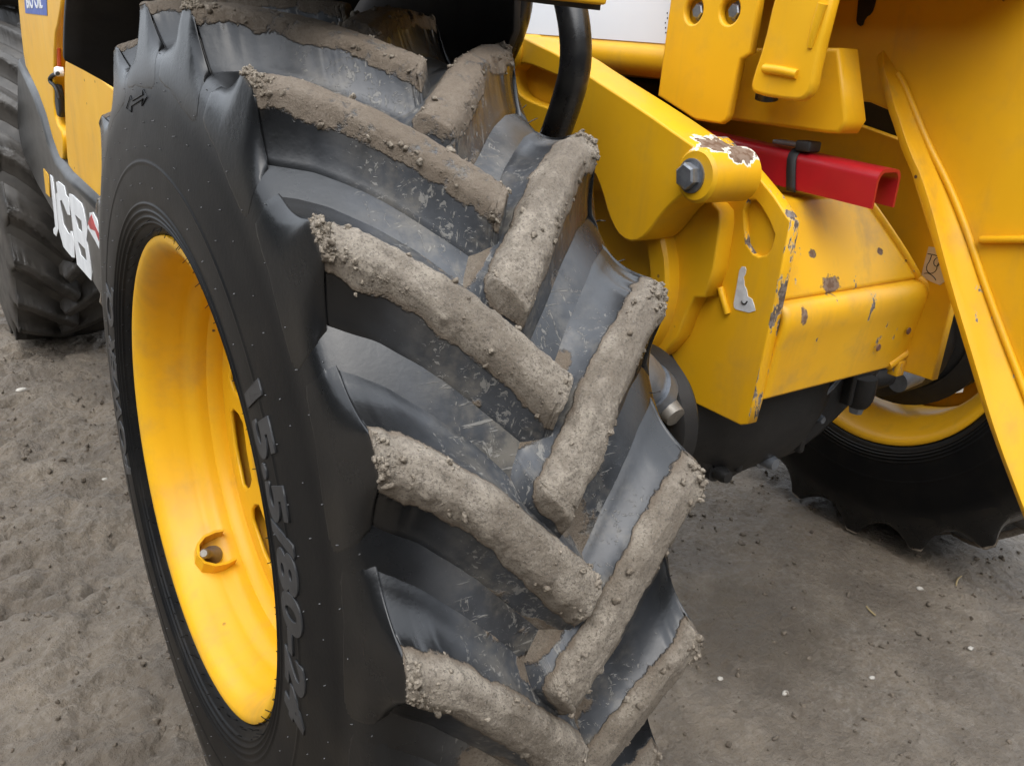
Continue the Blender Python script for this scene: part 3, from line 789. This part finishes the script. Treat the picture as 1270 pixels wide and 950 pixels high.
OUT2 = {
 'B': [(1.354, 0.806), (1.312, 0.811), (1.187, 0.81), (1.167, 0.8), (1.144, 0.756), (1.178, 0.722), (1.168, 0.711), (1.154, 0.647), (1.173, 0.622), (1.226, 0.621), (1.365, 0.619), (1.362, 0.667)],
 'Bh1': [(1.298, 0.763), (1.211, 0.763), (1.218, 0.731), (1.282, 0.732)],
 'Bh2': [(1.307, 0.693), (1.207, 0.694), (1.204, 0.662), (1.29, 0.661)],
 'C': [(1.551, 0.806), (1.512, 0.814), (1.421, 0.815), (1.409, 0.793), (1.374, 0.792), (1.374, 0.747), (1.42, 0.741), (1.454, 0.756), (1.494, 0.767), (1.521, 0.76), (1.52, 0.698), (1.453, 0.685), (1.42, 0.689), (1.409, 0.699), (1.386, 0.703), (1.372, 0.675), (1.39, 0.631), (1.442, 0.622), (1.494, 0.622), (1.568, 0.623), (1.614, 0.661), (1.579, 0.77), (1.551, 0.778)],
 'J': [(1.649, 0.812), (1.611, 0.81), (1.607, 0.735), (1.618, 0.668), (1.684, 0.63), (1.732, 0.629), (1.73, 0.642), (1.698, 0.654), (1.682, 0.653), (1.676, 0.676)],
 'mark': [(1.771, 0.812), (1.69, 0.806), (1.709, 0.739), (1.784, 0.738)],
 'flag': [(1.087, 0.805), (1.045, 0.814), (1.005, 0.804), (0.988, 0.78), (1.016, 0.735), (1.054, 0.745), (1.141, 0.761), (1.094, 0.785)],
 'panel': [(2.052, 1.109), (1.795, 1.028), (1.692, 0.976), (1.629, 0.917), (1.552, 0.879), (1.392, 0.859), (0.874, 0.843), (0.978, 0.573), (1.96, 0.715), (2.39, 0.807)],
 'post': [(1.933, 1.33), (1.968, 1.267), (2.006, 1.134), (1.99, 1.066), (1.971, 1.017), (1.789, 0.956), (1.713, 0.875), (1.519, 0.849), (1.446, 0.947), (1.556, 0.967), (1.531, 1.03), (1.398, 1.181), (1.317, 1.21), (1.156, 1.31)],
 'recess': [(1.532, 1.218), (1.263, 1.22), (1.272, 1.132), (1.48, 0.829), (1.731, 0.838), (1.786, 0.945)],
 'cover': [(1.333, 1.127), (1.271, 1.137), (1.156, 1.14), (1.064, 1.135), (0.717, 1.093), (0.69, 1.034), (0.803, 0.858), (0.95, 0.827), (1.391, 0.838), (1.476, 0.851), (1.431, 0.979)],
 'bio': [(1.817, 1.283), (1.427, 1.278), (1.458, 1.227), (1.838, 1.231)],
 'strap': [(1.451, 1.175), (1.409, 1.176), (1.441, 1.103), (1.492, 1.101)],
 'toggle': [(1.534, 1.063), (1.472, 1.063), (1.486, 0.98), (1.548, 0.98)],
 'pin': [(1.431, 1.209), (1.36, 1.21), (1.397, 1.177), (1.47, 1.175)],
}

# ------------------------------------------------------------------ boom head and frame between the wheels
O = {**OUT, **OUT2}

def bolt_with_washer(x, y, z, r, parent): return hex_bolt('bolt', x, y, z, r, r * .95, M['zinc'], parent)

# tilt link arm
arm = plate('link_arm', O['arm'], .545, .628, M['yellow_arm'], tele, holes=[O['pocket']], bevel=.0035, smooth_n=1)
plate('pocket_floor', chaikin(np.array(O['pocket']) * 1.0 + 0, 1), .572, .612, M['yellow'], arm, bevel=.001)
revolve('boss', [(.536, 0), (.536, .028), (.540, .033), (.60, .034)], M['yellow'], arm, n=40, centre=(0, .329, 1.212))
hex_bolt('bolt', .537, .329, 1.211, .0185, .016, M['zinc'], arm, turn=.1)
revolve('boss', [(.531, 0), (.531, .036), (.536, .041), (.632, .042)], M['yellow_arm'], arm, n=48, centre=(0, -.190, 1.056))
hex_bolt('bolt', .531, -.184, 1.055, .0200, .018, M['zinc'], arm, turn=.35)
box('lock_tab', (.522, .335, 1.218), (.528, .362, 1.224), M['zinc'], arm, bevel=.001)

# outer frame cheek with the rounded, stepped reinforcement
cheek = plate('frame_cheek', O['c'], .665, .690, M['yellow'], tele, holes=[O['slot']], bevel=.003)
cheek.data.materials.append(M['yellow_worn'])
for p in cheek.data.polygons:
    c = p.center
    if p.normal.y < -.3 and c.y < -.10: p.material_index = 1
cheek['label'] = 'yellow frame plate with chipped front edge and teardrop slot'
plate('slot_back', [(-.17, .90), (-.262, .90), (-.262, 1.0), (-.215, 1.035), (-.16, 1.03)], .6745, .688, M['yellow'], cheek, bevel=.001)
plate('peeled_sticker', O['peel'], .6640, .6652, M['peel'], cheek, bevel=.0002)
tube('sticker_curl', [(.6635, -.206, .850), (.6630, -.211, .846), (.6630, -.216, .848), (.6635, -.218, .853)], .0014, M['ink'], cheek, n=6, sub=2)
rein = plate('cheek_reinforcement', O['c2'], .630, .667, M['yellow'], tele, bevel=.0035, smooth_n=0)
tube('weld_bead', [(.660, -.160, .862), (.660, -.168, .848), (.661, -.176, .834), (.663, -.181, .822)], .006, M['yellow'], rein, n=8, sub=1)
revolve('pivot_ring', [(.600, .150), (.600, .185), (.606, .190), (.64, .190)], M['yellow'], tele, n=72, centre=(0, .095, .835))

# bent front cross plate between the cheeks, its top leaning back, flanged right end
def cross_plate():
    y0 = -.266
    lower = chaikin([(y0 + .002, .690), (y0 - .004, .74), (y0 - .010, .785), (y0 - .017, .818), (y0 - .016, .840), (y0 - .006, .855), (y0 + .010, .8585)], 2, closed=False)
    top = chaikin([(y0 + .0095, .8600), (y0 + .006, .8635), (y0 + .040, .940), (y0 + .070, 1.000), (y0 + .080, 1.011), (y0 + .13, 1.012)], 2, closed=False)
    sec = np.concatenate([lower, top])
    def xr(z): return float(np.interp(z, [.69, .70, .80, .85, .90, 1.012], [1.05, 1.128, 1.118, 1.098, 1.06, .965]))
    xs = np.linspace(0, 1, 25)
    V = np.array([[(.688 + (xr(z) - .688) * s, y, z + (.0 if z > .72 else 0)) for s in xs] for (y, z) in sec])
    me = grid_mesh('cross_plate', V)
    o = link_mesh('cross_plate', me, M['yellow_scuff'], tele); 
    sol = o.modifiers.new('s', 'SOLIDIFY'); sol.thickness = .012; sol.offset = 1
    # raised flange along the right end
    R = V[:, -1]
    tube('end_flange', [tuple(p + np.array([.004, .003, .002])) for p in R[::4]], .009, M['yellow_scuff'], o, n=10, sub=1)
    # raised crease under the bend
    return o
cp = cross_plate()
cp['label'] = 'scuffed yellow bent plate under the red strut'
for (px, pz, r) in ((.98, .745, .006), (1.07, .765, .006)):
    revolve('small_hole', [(-.2790, 0), (-.2790, r), (-.2775, r * 1.2)], M['rust'], cp, n=14, axis='y', centre=(px, 0, pz))
box('stop_block', (1.075, -.272, .668), (1.10, -.250, .700), M['yellow_scuff'], cp, bevel=.003)

# inner side plate with the instruction sticker
inn = plate('inner_side_plate', [(.95, 1.143), (.95, 1.30), (.05, 1.30), (.0, 1.19), (-.037, 1.125), (-.165, 1.101), (-.329, .835), (-.329, .677), (-.244, .675), (-.048, .639), (.227, .592)], 1.10, 1.122, M['yellow'], tele, bevel=.003)
plate('gap_plate', [(.30, 1.10), (.30, 1.40), (-.22, 1.40), (-.16, 1.10)], 1.135, 1.15, M['plastic'], tele, bevel=.002)
stk = plate('instruction_sticker', [(-.262, .921), (-.279, .922), (-.300, .883), (-.312, .872), (-.301, .857), (-.284, .859), (-.261, .864)], 1.0982, 1.0996, M['beige'], inn, bevel=.0002)
def ink(pts, r=.0008, name='printed_line', x=1.0978, parent=None, mat=None): return tube(name, [(x, a, b) for a, b in pts], r, mat or M['ink'], parent or stk, n=5, sub=1)
ink([(-.264, .908), (-.278, .909), (-.290, .906)]); ink([(-.272, .907), (-.271, .895), (-.267, .886), (-.270, .876), (-.280, .873), (-.288, .882), (-.287, .892), (-.292, .904)])
ink([(-.285 + .006 * math.cos(a), .897 + .008 * math.sin(a)) for a in np.linspace(0, 2 * PI, 13)]); ink([(-.266, .871), (-.275, .874), (-.288, .868), (-.291, .864)])

# carriage side plate with its thick outward flange
car = plate('carriage_plate', O['f'], 1.0, 1.03, M['yellow'], tele, bevel=.004)
car['label'] = 'broad yellow carriage side plate with flanged edge'
def strip(name, A, Bp, xa, xb, th, mat, parent):
    A, Bp = chaikin(A, 2, closed=False), chaikin(Bp, 2, closed=False)
    xs_ = np.interp(np.linspace(0, 1, len(A)), [0, .16], [xb - .004, xa])[:, None]; w_ = np.interp(np.linspace(0, 1, len(A)), [0, .16], [0, 1])[:, None]
    A = Bp * (1 - w_) + A * w_
    V = np.stack([np.concatenate([xs_, A], 1), np.concatenate([np.full((len(A), 1), xb), Bp], 1)], 1)
    V = np.stack([V[:, 0] * (1 - t) + V[:, 1] * t for t in np.linspace(0, 1, 5)], 1)
    o = link_mesh(name, grid_mesh(name, V), mat, parent)
    s = o.modifiers.new('s', 'SOLIDIFY'); s.thickness = th; s.offset = 0
    bv = o.modifiers.new('b', 'BEVEL'); bv.width = .003; bv.segments = 2
    return o
fl = strip('edge_flange', O['flange_out'], O['flange_in'], .95, 1.004, .014, M['yellow_flange'], car)
plate('grease_patch', O['grease'], .9975, .9995, M['iron'], car, bevel=.0004, smooth_n=1)
FI = chaikin(O['flange_in'], 2, closed=False)
tube('weld_bead', [(.994, a - .004, b + .006) for a, b in FI[5:]], .006, M['yellow'], car, n=10, sub=0)
box('horizontal_rib', (.985, -.60, .985), (1.0, -.40, .997), M['yellow'], car, bevel=.005, rot=Matrix.Rotation(math.radians(-12), 3, 'X'))

# hanging plates under the boom
g = plate('bolted_plate', O['g'], .700, .716, M['yellow'], tele, bevel=.004, holes=[circle(.022, 1.296, .021, 24), circle(-.059, 1.296, .021, 24)])
plate('backing_plate', [(.085, 1.16), (.08, 1.34), (-.095, 1.34), (-.075, 1.14), (-.02, 1.13)], .722, .73, M['yellow'], g, bevel=.001)
for yy in (.022, -.059): hex_bolt('bolt', .721, yy, 1.296, .0125, .013, M['zinc'], g, turn=.2)
tabp = plate('latch_tab', O['tab'], .690, .712, M['yellow'], tele, bevel=.006, smooth_n=1)
tube('weld_bead', [(.691, -.236, 1.245), (.688, -.241, 1.275), (.688, -.247, 1.305)], .007, M['yellow'], tabp, n=10, sub=1, radii=[.005, .007, .008])
tube('weld_bead', [(.689, -.158, 1.212), (.686, -.19, 1.211), (.689, -.222, 1.207)], .007, M['yellow'], tabp, n=10, sub=1)
if False: plate('latch_edge', [(-.122, 1.345), (-.113, 1.24), (-.104, 1.165), (-.118, 1.16), (-.128, 1.175), (-.121, 1.25), (-.128, 1.345)], .705, .74, M['yellow'], tabp, bevel=.003)
tube('hydraulic_hose', [(.745, -.150, 1.38), (.742, -.145, 1.32), (.738, -.135, 1.26), (.738, -.130, 1.20), (.745, -.125, 1.165)], .019, M['black'], tele, n=14)
under = plate('boom_under_box', O['shade'], .78, .835, M['yellow'], tele, bevel=.006)

# boom with its white side decal and rounded lower corner
boom = None
def build_boom():
    yb0, yb1 = .10, 3.2
    sec = [(.80, 1.62), (.785, 1.60), (.785, 1.26), (.785, 1.238), (.775, 1.232), (.770, 1.215), (.776, 1.195), (.80, 1.18), (.84, 1.176), (1.06, 1.176), (1.09, 1.20), (1.09, 1.60), (1.06, 1.62)]
    sec = chaikin(sec, 2)
    V = np.array([[(a, y, b + (.02 * (y - .1))) for (a, b) in sec] for y in (yb0, yb0 + .02, 1.0, 2.0, yb1)])
    me = grid_mesh('boom', V, closed_v=True)
    bm = bmesh.new(); bm.from_mesh(me); bmesh.ops.holes_fill(bm, edges=[e for e in bm.edges if e.is_boundary]); bmesh.ops.recalc_face_normals(bm, faces=bm.faces); bm.to_mesh(me); bm.free()
    o = link_mesh('boom', me, M['yellow'], tele); bpy_shade(o, 40)
    plate('white_decal', [(.13, 1.243), (1.9, 1.277), (1.9, 1.60), (.13, 1.60)], .7822, .7838, M['white'], o, bevel=.0003)
    return o
boom = build_boom()
for k in range(5): box('faded_mark', (.7814, .166 + .002 * (k % 3), 1.262 + .0085 * k), (.7821, .1685 + .002 * (k % 3), 1.2645 + .0085 * k), M['ink'], boom, bevel=0)
box('boom_head', (.725, -.42, 1.365), (1.08, .13, 1.66), M['yellow'], boom, bevel=.02)
box('chassis_beam', (.72, .32, .70), (1.03, 3.2, 1.172), M['plastic'], tele, bevel=.01)

# ------------------------------------------------------------------ red safety strut stored on the cross plate
strut = empty('safety_strut', (.81, -.2, 1.02))
tag(strut, 'red hollow channel strut strapped above the scuffed cross plate', 'strut')
def strut_part():
    W2, Hh, R, t = .031, .060, .016, .005
    outer = [(-W2, 0), (-W2, Hh - R)] + [(-W2 + R - R * math.cos(a), Hh - R + R * math.sin(a)) for a in np.linspace(.3, PI / 2, 5)] + [(W2 - R + R * math.sin(a), Hh - R + R * math.cos(a)) for a in np.linspace(0, PI / 2 - .3, 5)] + [(W2, Hh - R), (W2, 0)]
    inner = [(a * (W2 - t) / W2, b if b == 0 else b - t * min(1, max(0, (b - .02) / .03))) for a, b in outer[::-1]]
    ring = np.array(outer + inner)
    V = []
    ys = [-.33, -.328, -.20, 0.0, .25]
    for y in ys:
        zz = 1.018 + (y + .33) * .045
        V.append([(.815 + a - .81, y + .2, zz + b - 1.02) for a, b in ring])
    me = grid_mesh('channel', np.array(V), closed_v=True)
    bm = bmesh.new(); bm.from_mesh(me)
    bmesh.ops.holes_fill(bm, edges=[e for e in bm.edges if e.is_boundary]); bmesh.ops.triangulate(bm, faces=[f for f in bm.faces if len(f.verts) > 4]); bmesh.ops.recalc_face_normals(bm, faces=bm.faces); bm.to_mesh(me); bm.free()
    o = link_mesh('channel', me, M['red'], strut); bpy_shade(o, 40)
    # webbing strap round it, and the clip on top
    def band(y0, y1, name):
        pts = [(-.0335, -.004), (-.0340, .030), (-.032, .052), (-.016, .0645), (.016, .0645), (.034, .050), (.034, 0)]
        V = [[(.815 + a - .81, y + .2 + .012 * (b / .06) + dy, 1.018 + (y + .33) * .045 + b - 1.02) for a, b in chaikin(pts, 1, closed=False)] for y, dy in ((y0, 0), (y1, 0))]
        s = link_mesh(name, grid_mesh(name, np.array(V)), M['strapblack'], strut); m = s.modifiers.new('s', 'SOLIDIFY'); m.thickness = .003; m.offset = 0
    band(-.185, -.167, 'strap')
    box('strap_clip', (-.022, .012, .072), (.002, .085, .080), M['greymetal'], strut, bevel=.003)
    box('strap_buckle', (-.025, .004, .067), (.006, .034, .084), M['strapblack'], strut, bevel=.003)
strut_part()

# ------------------------------------------------------------------ front axle, steering and hub, all dark and greasy
ax = revolve('axle_beam', [(.16, .10), (.30, .115), (.34, .13), (.42, .13), (.45, .095), (.62, .10), (.70, .15), (.80, .19), (.97, .19), (1.06, .15), (1.14, .10), (1.40, .10), (1.44, .13), (1.55, .13), (1.62, .10)], M['iron'], tele, n=48, centre=(0, .0, .60))
revolve('hub_carrier', [(.03, .0), (.03, .17), (.14, .18), (.16, .15), (.20, .12)], M['iron'], ax, n=48, centre=(0, 0, RW))
revolve('hub_carrier', [(1.58, .12), (1.64, .15), (1.66, .20), (1.77, .20)], M['iron'], ax, n=48, centre=(0, .075, RW))
# bracket casting hanging in front of the axle, with chalk marks on it
brk = plate('axle_bracket', [(.74, .78), (1.28, .80), (1.30, .62), (1.20, .54), (1.05, .455), (.93, .445), (.86, .45), (.80, .435), (.74, .465), (.70, .52), (.69, .62)], -.13, .02, M['iron'], ax, bevel=.02, axis='y', smooth_n=1)
for (a, b) in ((.905, .470), (.765, .475)): revolve('bolt', [(-.160, 0), (-.160, .012), (-.150, .015), (-.130, .015), (-.130, .022), (-.12, .022)], M['greymetal'] if a > .85 else M['iron'], ax, n=12, axis='y', centre=(a, 0, b))
def scribble(pts): tube('chalk_mark', [(a, -.1312, b) for a, b in pts], .0016, M['chalk'], brk, n=5, sub=2)
scribble([(1.015, .530), (1.035, .552), (1.050, .566), (1.049, .556), (1.058, .545)])
scribble([(1.056, .573), (1.048, .585), (1.060, .600), (1.072, .612), (1.080, .606)])
scribble([(1.082, .592), (1.092, .602), (1.100, .596), (1.092, .588), (1.082, .592)]); scribble([(1.09, .612), (1.10, .622), (1.112, .628)])
scribble([(1.062, .552), (1.068, .538), (1.052, .526), (1.035, .522)]); scribble([(.965, .585), (.985, .575), (.995, .59), (.992, .61)])
for k, (a, z0, z1) in enumerate(((.80, .47, .74), (.99, .47, .76), (1.13, .55, .78))): box('casting_rib', (a, -.152, z0), (a + .016, -.12, z1), M['iron'], ax, bevel=.005)
for (a, z_) in ((.85, .50), (.95, .515), (1.06, .53), (1.14, .575), (.87, .60)): revolve('bolt', [(-.146, 0), (-.146, .008), (-.140, .010), (-.126, .010), (-.126, .016), (-.12, .016)], M['greymetal'], ax, n=6, axis='y', centre=(a, 0, z_))
tube('brake_pipe', [(.74, -.15, .62), (.82, -.165, .56), (.92, -.16, .565), (1.02, -.165, .60), (1.12, -.15, .66)], .005, M['greymetal'], ax, n=8)
# brake disc shape and steering ram by the near wheel
revolve('drive_flange', [(.545, .02), (.545, .115), (.552, .125), (.58, .128), (.60, .11)], M['iron'], ax, n=56, centre=(0, -.10, .625))
ram = tube('steering_ram', [(.34, -.19, .80), (.46, -.17, .745), (.50, -.165, .715), (.53, -.16, .69)], .045, M['greymetal'], tele, n=24, sub=1, radii=[.045, .047, .044, .028])
tube('ram_collar', [(.505, -.168, .712), (.53, -.163, .693)], .044, M['greymetal'], ram, n=24, sub=0)
tube('ram_pin', [(.535, -.19, .678), (.535, -.215, .668)], .020, M['brass'], ram, n=18, sub=0, radii=[.022, .018])
# tie rod and track link in front of the far rim
tube('tie_rod', [(1.12, -.05, .60), (1.22, -.09, .575), (1.32, -.10, .562), (1.42, -.08, .56), (1.56, -.02, .58)], .022, M['iron'], ax, n=16)
tube('tie_rod_end', [(1.36, -.12, .556), (1.44, -.115, .560)], .024, M['greymetal'], ax, n=16, sub=0)
tube('ball_joint', [(1.20, -.13, .60), (1.20, -.13, .555), (1.20, -.13, .53)], .026, M['iron'], ax, n=16, sub=1, radii=[.03, .032, .02])
revolve('joint_nut', [(.515, .0), (.515, .014), (.532, .018), (.545, .018)], M['greymetal'], ax, n=8, axis='z', centre=(1.20, -.13, 0))

# ------------------------------------------------------------------ hoses between wheel and boom
tube('hydraulic_hose', [(.40, .10, 1.47), (.42, .035, 1.34), (.42, -.010, 1.265), (.42, -.024, 1.20), (.42, -.008, 1.148), (.42, .018, 1.09), (.42, .05, 1.02), (.42, .09, .92)], .0245, M['black'], tele, n=24)
tube('hydraulic_hose', [(.50, .235, 1.42), (.50, .243, 1.32), (.50, .249, 1.275), (.50, .268, 1.235), (.50, .305, 1.19), (.50, .36, 1.12)], .021, M['black'], tele, n=20)

# ------------------------------------------------------------------ mudguards
def mudguard(yc, name, front_lip=True):
    xs = np.linspace(-.198, .27, 18)
    rows = []
    for x in xs:
        low = float(np.interp(x, [-.205, -.17, -.10, 0, .27], [1.150, 1.142, 1.085, 1.00, .95]))
        prof = [(-.235, 1.268), (-.24, 1.30), (-.20, 1.345), (-.05, 1.375), (.15, 1.37), (.32, 1.335), (.46, 1.26), (.54, 1.18), (.575, 1.12), (.60, 1.04), (.62, .95)]
        P = chaikin(prof, 2, closed=False)
        s = np.linspace(0, 1, 40); L = np.concatenate([[0], np.cumsum(np.linalg.norm(np.diff(P, axis=0), axis=1))])
        end = np.interp(-low, -P[::-1, 1][np.argsort(-P[::-1, 1])], L[::-1][np.argsort(-P[::-1, 1])]) if False else None
        tail = np.where((P[:, 1] >= low) | (P[:, 0] < .2))[0][-1]
        S = np.linspace(0, L[tail], 40)
        Q = np.stack([np.interp(S, L, P[:, 0]), np.interp(S, L, P[:, 1])], 1)
        rows.append([(x, a + yc, b) for a, b in Q])
    V = np.array(rows)
    V = V + (.004 * fbm(V * 9, 2, 8))[..., None] * np.array([0, .7, .7])
    o = link_mesh(name, grid_mesh(name, V), M['plastic'], tele)
    s = o.modifiers.new('s', 'SOLIDIFY'); s.thickness = .012; s.offset = 1
    return o
mg = mudguard(0, 'mudguard')
plate('inner_liner', [(-.035, 1.46), (-.045, 1.24), (-.02, 1.205), (.10, 1.16), (.60, 1.0), (.60, 1.46)], .285, .297, M['plastic'], mg, bevel=.002)
box('mudguard_trim', (-.02, -.265, 1.272), (.265, -.248, 1.34), M['yellow'], mg, bevel=.003)
mudguard(2.78, 'mudguard')

# ------------------------------------------------------------------ chassis side and engine cover on the left
pan = plate('chassis_side_panel', O['panel'], -.10, .06, M['chassis'], tele, bevel=.024, smooth_n=0)
pan['label'] = 'dark grey chassis side panel with white letters'
pan.data.materials.append(M['rust'])
plate('letter_j', O['J'], -.1022, -.0998, M['letterwhite'], pan, bevel=.0003)
plate('letter_c', O['C'], -.1022, -.0998, M['letterwhite'], pan, bevel=.0003)
plate('letter_b', O['B'], -.1022, -.0998, M['letterwhite'], pan, holes=[O['Bh1'], O['Bh2']], bevel=.0003)
plate('yellow_mark', O['mark'], -.1022, -.0998, M['yellow'], pan, bevel=.0003)
flg = plate('flag_sticker', O['flag'], -.1020, -.0998, M['letterwhite'], pan, bevel=.0003)
plate('flag_cross', [(1.075, .800), (1.062, .806), (1.03, .785), (.995, .775), (1.005, .755), (1.04, .772), (1.10, .765), (1.12, .775)], -.1026, -.1019, M['flagred'], flg, bevel=.0002)
plate('rusty_front_edge', [(.880, .82), (.976, .58), (.974, .578), (.876, .82)], -.06, .04, M['rust'], pan, bevel=.0005)
post = plate('rear_body_panel', O['post'], -.085, -.03, M['yellow'], tele, bevel=.006, smooth_n=1)
bio = plate('blue_sticker', O['bio'], -.0862, -.0848, M['blue'], post, bevel=.0003)
def flat_text(s, y0, z0, size, x, mat, parent, name, sy=1.0, off=.0):
    me = text_mesh(s, size, .0006, offset=off)
    n = len(me.vertices); co = np.empty(n * 3, np.float32); me.vertices.foreach_get('co', co); co = co.reshape(-1, 3)
    new = np.stack([x - co[:, 2], y0 - co[:, 0] * sy, z0 + co[:, 1]], 1); me.vertices.foreach_set('co', new.astype(np.float32).reshape(-1)); me.update()
    return link_mesh(name, me, mat, parent, smooth=False)
flat_text('BIO OIL', 1.79, 1.245, .046, -.0868, M['letterwhite'], bio, 'sticker_lettering', sy=1.75, off=.0012)
cov = plate('engine_cover', O['cover'], -.08, -.03, M['yellow'], tele, bevel=.008, smooth_n=1)
rec = plate('recess_panel', O['recess'], -.045, -.02, M['yellow'], tele, bevel=.002)
plate('orange_strap', O['strap'], -.078, -.070, M['orange'], rec, bevel=.002)
plate('rubber_toggle', O['toggle'], -.082, -.066, M['strapblack'], rec, bevel=.005, smooth_n=1)
plate('latch_pin', O['pin'], -.080, -.070, M['greymetal'], rec, bevel=.002)
revolve('latch_knob', [(-.092, 0), (-.090, .009), (-.084, .012), (-.07, .011)], M['white'], rec, n=20, centre=(0, 1.424, 1.098))
tube('cable_loop', [(-.085, 1.41, 1.094), (-.088, 1.50, 1.084), (-.09, 1.535, 1.068), (-.085, 1.47, 1.060), (-.082, 1.46, 1.03)], .005, M['strapblack'], rec, n=8)
box('engine_bay', (.0, .98, .52), (.62, 2.05, 1.50), M['plastic'], tele, bevel=.01)

# ------------------------------------------------------------------ unseen shed, added so the wet rubber reflects something dark
shed = empty('added_shed', (0, -7.5, 0))
tag(shed, 'added dark shed out of view that darkens the rubber reflections', 'shed')
def corrugated(name, x0, x1, z0, z1, y, mat, n):
    xs = np.linspace(x0, x1, n * 4 + 1); d = np.tile([0, 0, .04, .04], n + 1)[:len(xs)]
    V = np.stack([np.stack([xs, y + d, 0 * xs + z], 1) for z in (z0, z1)], 0)
    return link_mesh(name, grid_mesh(name, V), mat, shed, smooth=False)
corrugated('wall', -14, -3.2, -.1, 5.2, 0, M['shed'], 54); corrugated('wall', 3.2, 12, -.1, 5.2, 0, M['shed'], 44); corrugated('wall', -3.2, 3.2, 4.2, 5.2, 0, M['shed'], 32)
corrugated('sliding_door', -3.4, 0.0, .05, 4.3, .10, M['sheddoor'], 17); corrugated('sliding_door', -.02, 3.4, .05, 4.3, .16, M['sheddoor'], 17)
def corrugated_side(name, y0, y1, z0, z1, x, mat, n):
    ys = np.linspace(y0, y1, n * 4 + 1); d = np.tile([0, 0, .04, .04], n + 1)[:len(ys)]
    V = np.stack([np.stack([x + d, ys, 0 * ys + z], 1) for z in (z0, z1)], 0)
    return link_mesh(name, grid_mesh(name, V), mat, shed, smooth=False)
corrugated_side('added_wing_wall', 0, 22, -.1, 3.3, -7.0, M['shed'], 110)  # unseen wing, added to darken what the sidewall reflects from the left
plate('added_wing_roof', [(-6.6, 3.30), (-14.0, 4.2), (-14.0, 4.05), (-6.6, 3.18)], 0.4, 22.4, M['shed'], shed, bevel=.01, axis='y')
box('door_track', (-6.9, .02, 4.3), (6.9, .22, 4.42), M['iron'], shed, bevel=.01)
plate('roof', [(.35, 5.15), (-5.0, 6.6), (-10.4, 5.15), (-10.4, 5.05), (-5.0, 6.45), (.35, 5.05)], -14.3, 12.3, M['shed'], shed, bevel=.01)

# ------------------------------------------------------------------ loose bits on the ground
def pebbles():
    rs = np.random.default_rng(3)
    spots = [(-.222, 2.08, .013, 'pale flat stone on the mud just ahead of the rear tyre'), (1.497, -.228, .008, 'tiny pale pebble on the mud in front of the far tyre'),
             (.81, -.19, .007, 'tiny white pebble next to the lugs of the front tyre'), (.886, -.298, .007, 'rounded white pebble lying past the tiny one beside the front tyre lugs'),
             (1.10, -.36, .006, 'tiny pale pebble in open mud below the carriage plate'), (-.106, 1.322, .007, 'small pale stone on lumpy mud below the chassis side panel'),
             (1.39, -.42, .007, 'cream pebble on bare mud under the edge flange tip')]
    for i, (x, y, s, lab) in enumerate(spots):
        bv, bf = ico()
        v = bv * (1 + .35 * vnoise(bv * 1.3 + i * 7, i))[:, None] * s * np.array([1.2, .9, .55])
        o = mesh_obj('pebble', v, bf, M['pebble'])
        o.location = (x, y, ground_z(x, y) + s * .25)
        tag(o, lab, 'pebble', 'pale pebbles on the ground')
    pts, sz = [], []
    for _ in range(2600):
        if rs.random() < .55: x, y = rs.uniform(.2, 2.0), rs.uniform(-.7, .7)
        else: x, y = rs.uniform(-.6, .1), rs.uniform(.2, 2.6)
        pts.append((x, y, ground_z(x, y) + .001)); sz.append(.0012 + .006 * rs.random() ** 4)
    me = lumps_mesh('gravel_crumbs', np.array(pts), None, np.array(sz), rs); me.materials.clear(); me.materials.append(M['grit'])
    o = link_mesh('gravel_crumbs', me); tag(o, 'fine grit and soil crumbs scattered over the mud', 'grit', kind='stuff')
    for (x, y, a, L, lab) in ((1.62, -.26, .3, .030, 'thin straw stalk near the far tyre lugs'), (1.30, -.22, 1.2, .018, 'short straw stalk beside the brown stain on the mud')):
        z = ground_z(x, y) + .004
        o = tube('straw', [(-L, 0, 0), (0, .004, .002), (L, 0, 0)], .0022, M['straw'], None, n=6, sub=1)
        o.location = (x, y, z); o.rotation_euler = (0, 0, a)
        tag(o, lab, 'straw', 'straw stalks on the ground')
M['grit'] = mat_plain('soil_crumbs', (.135, .108, .080), .85, scale=80, var=.4)
pebbles()
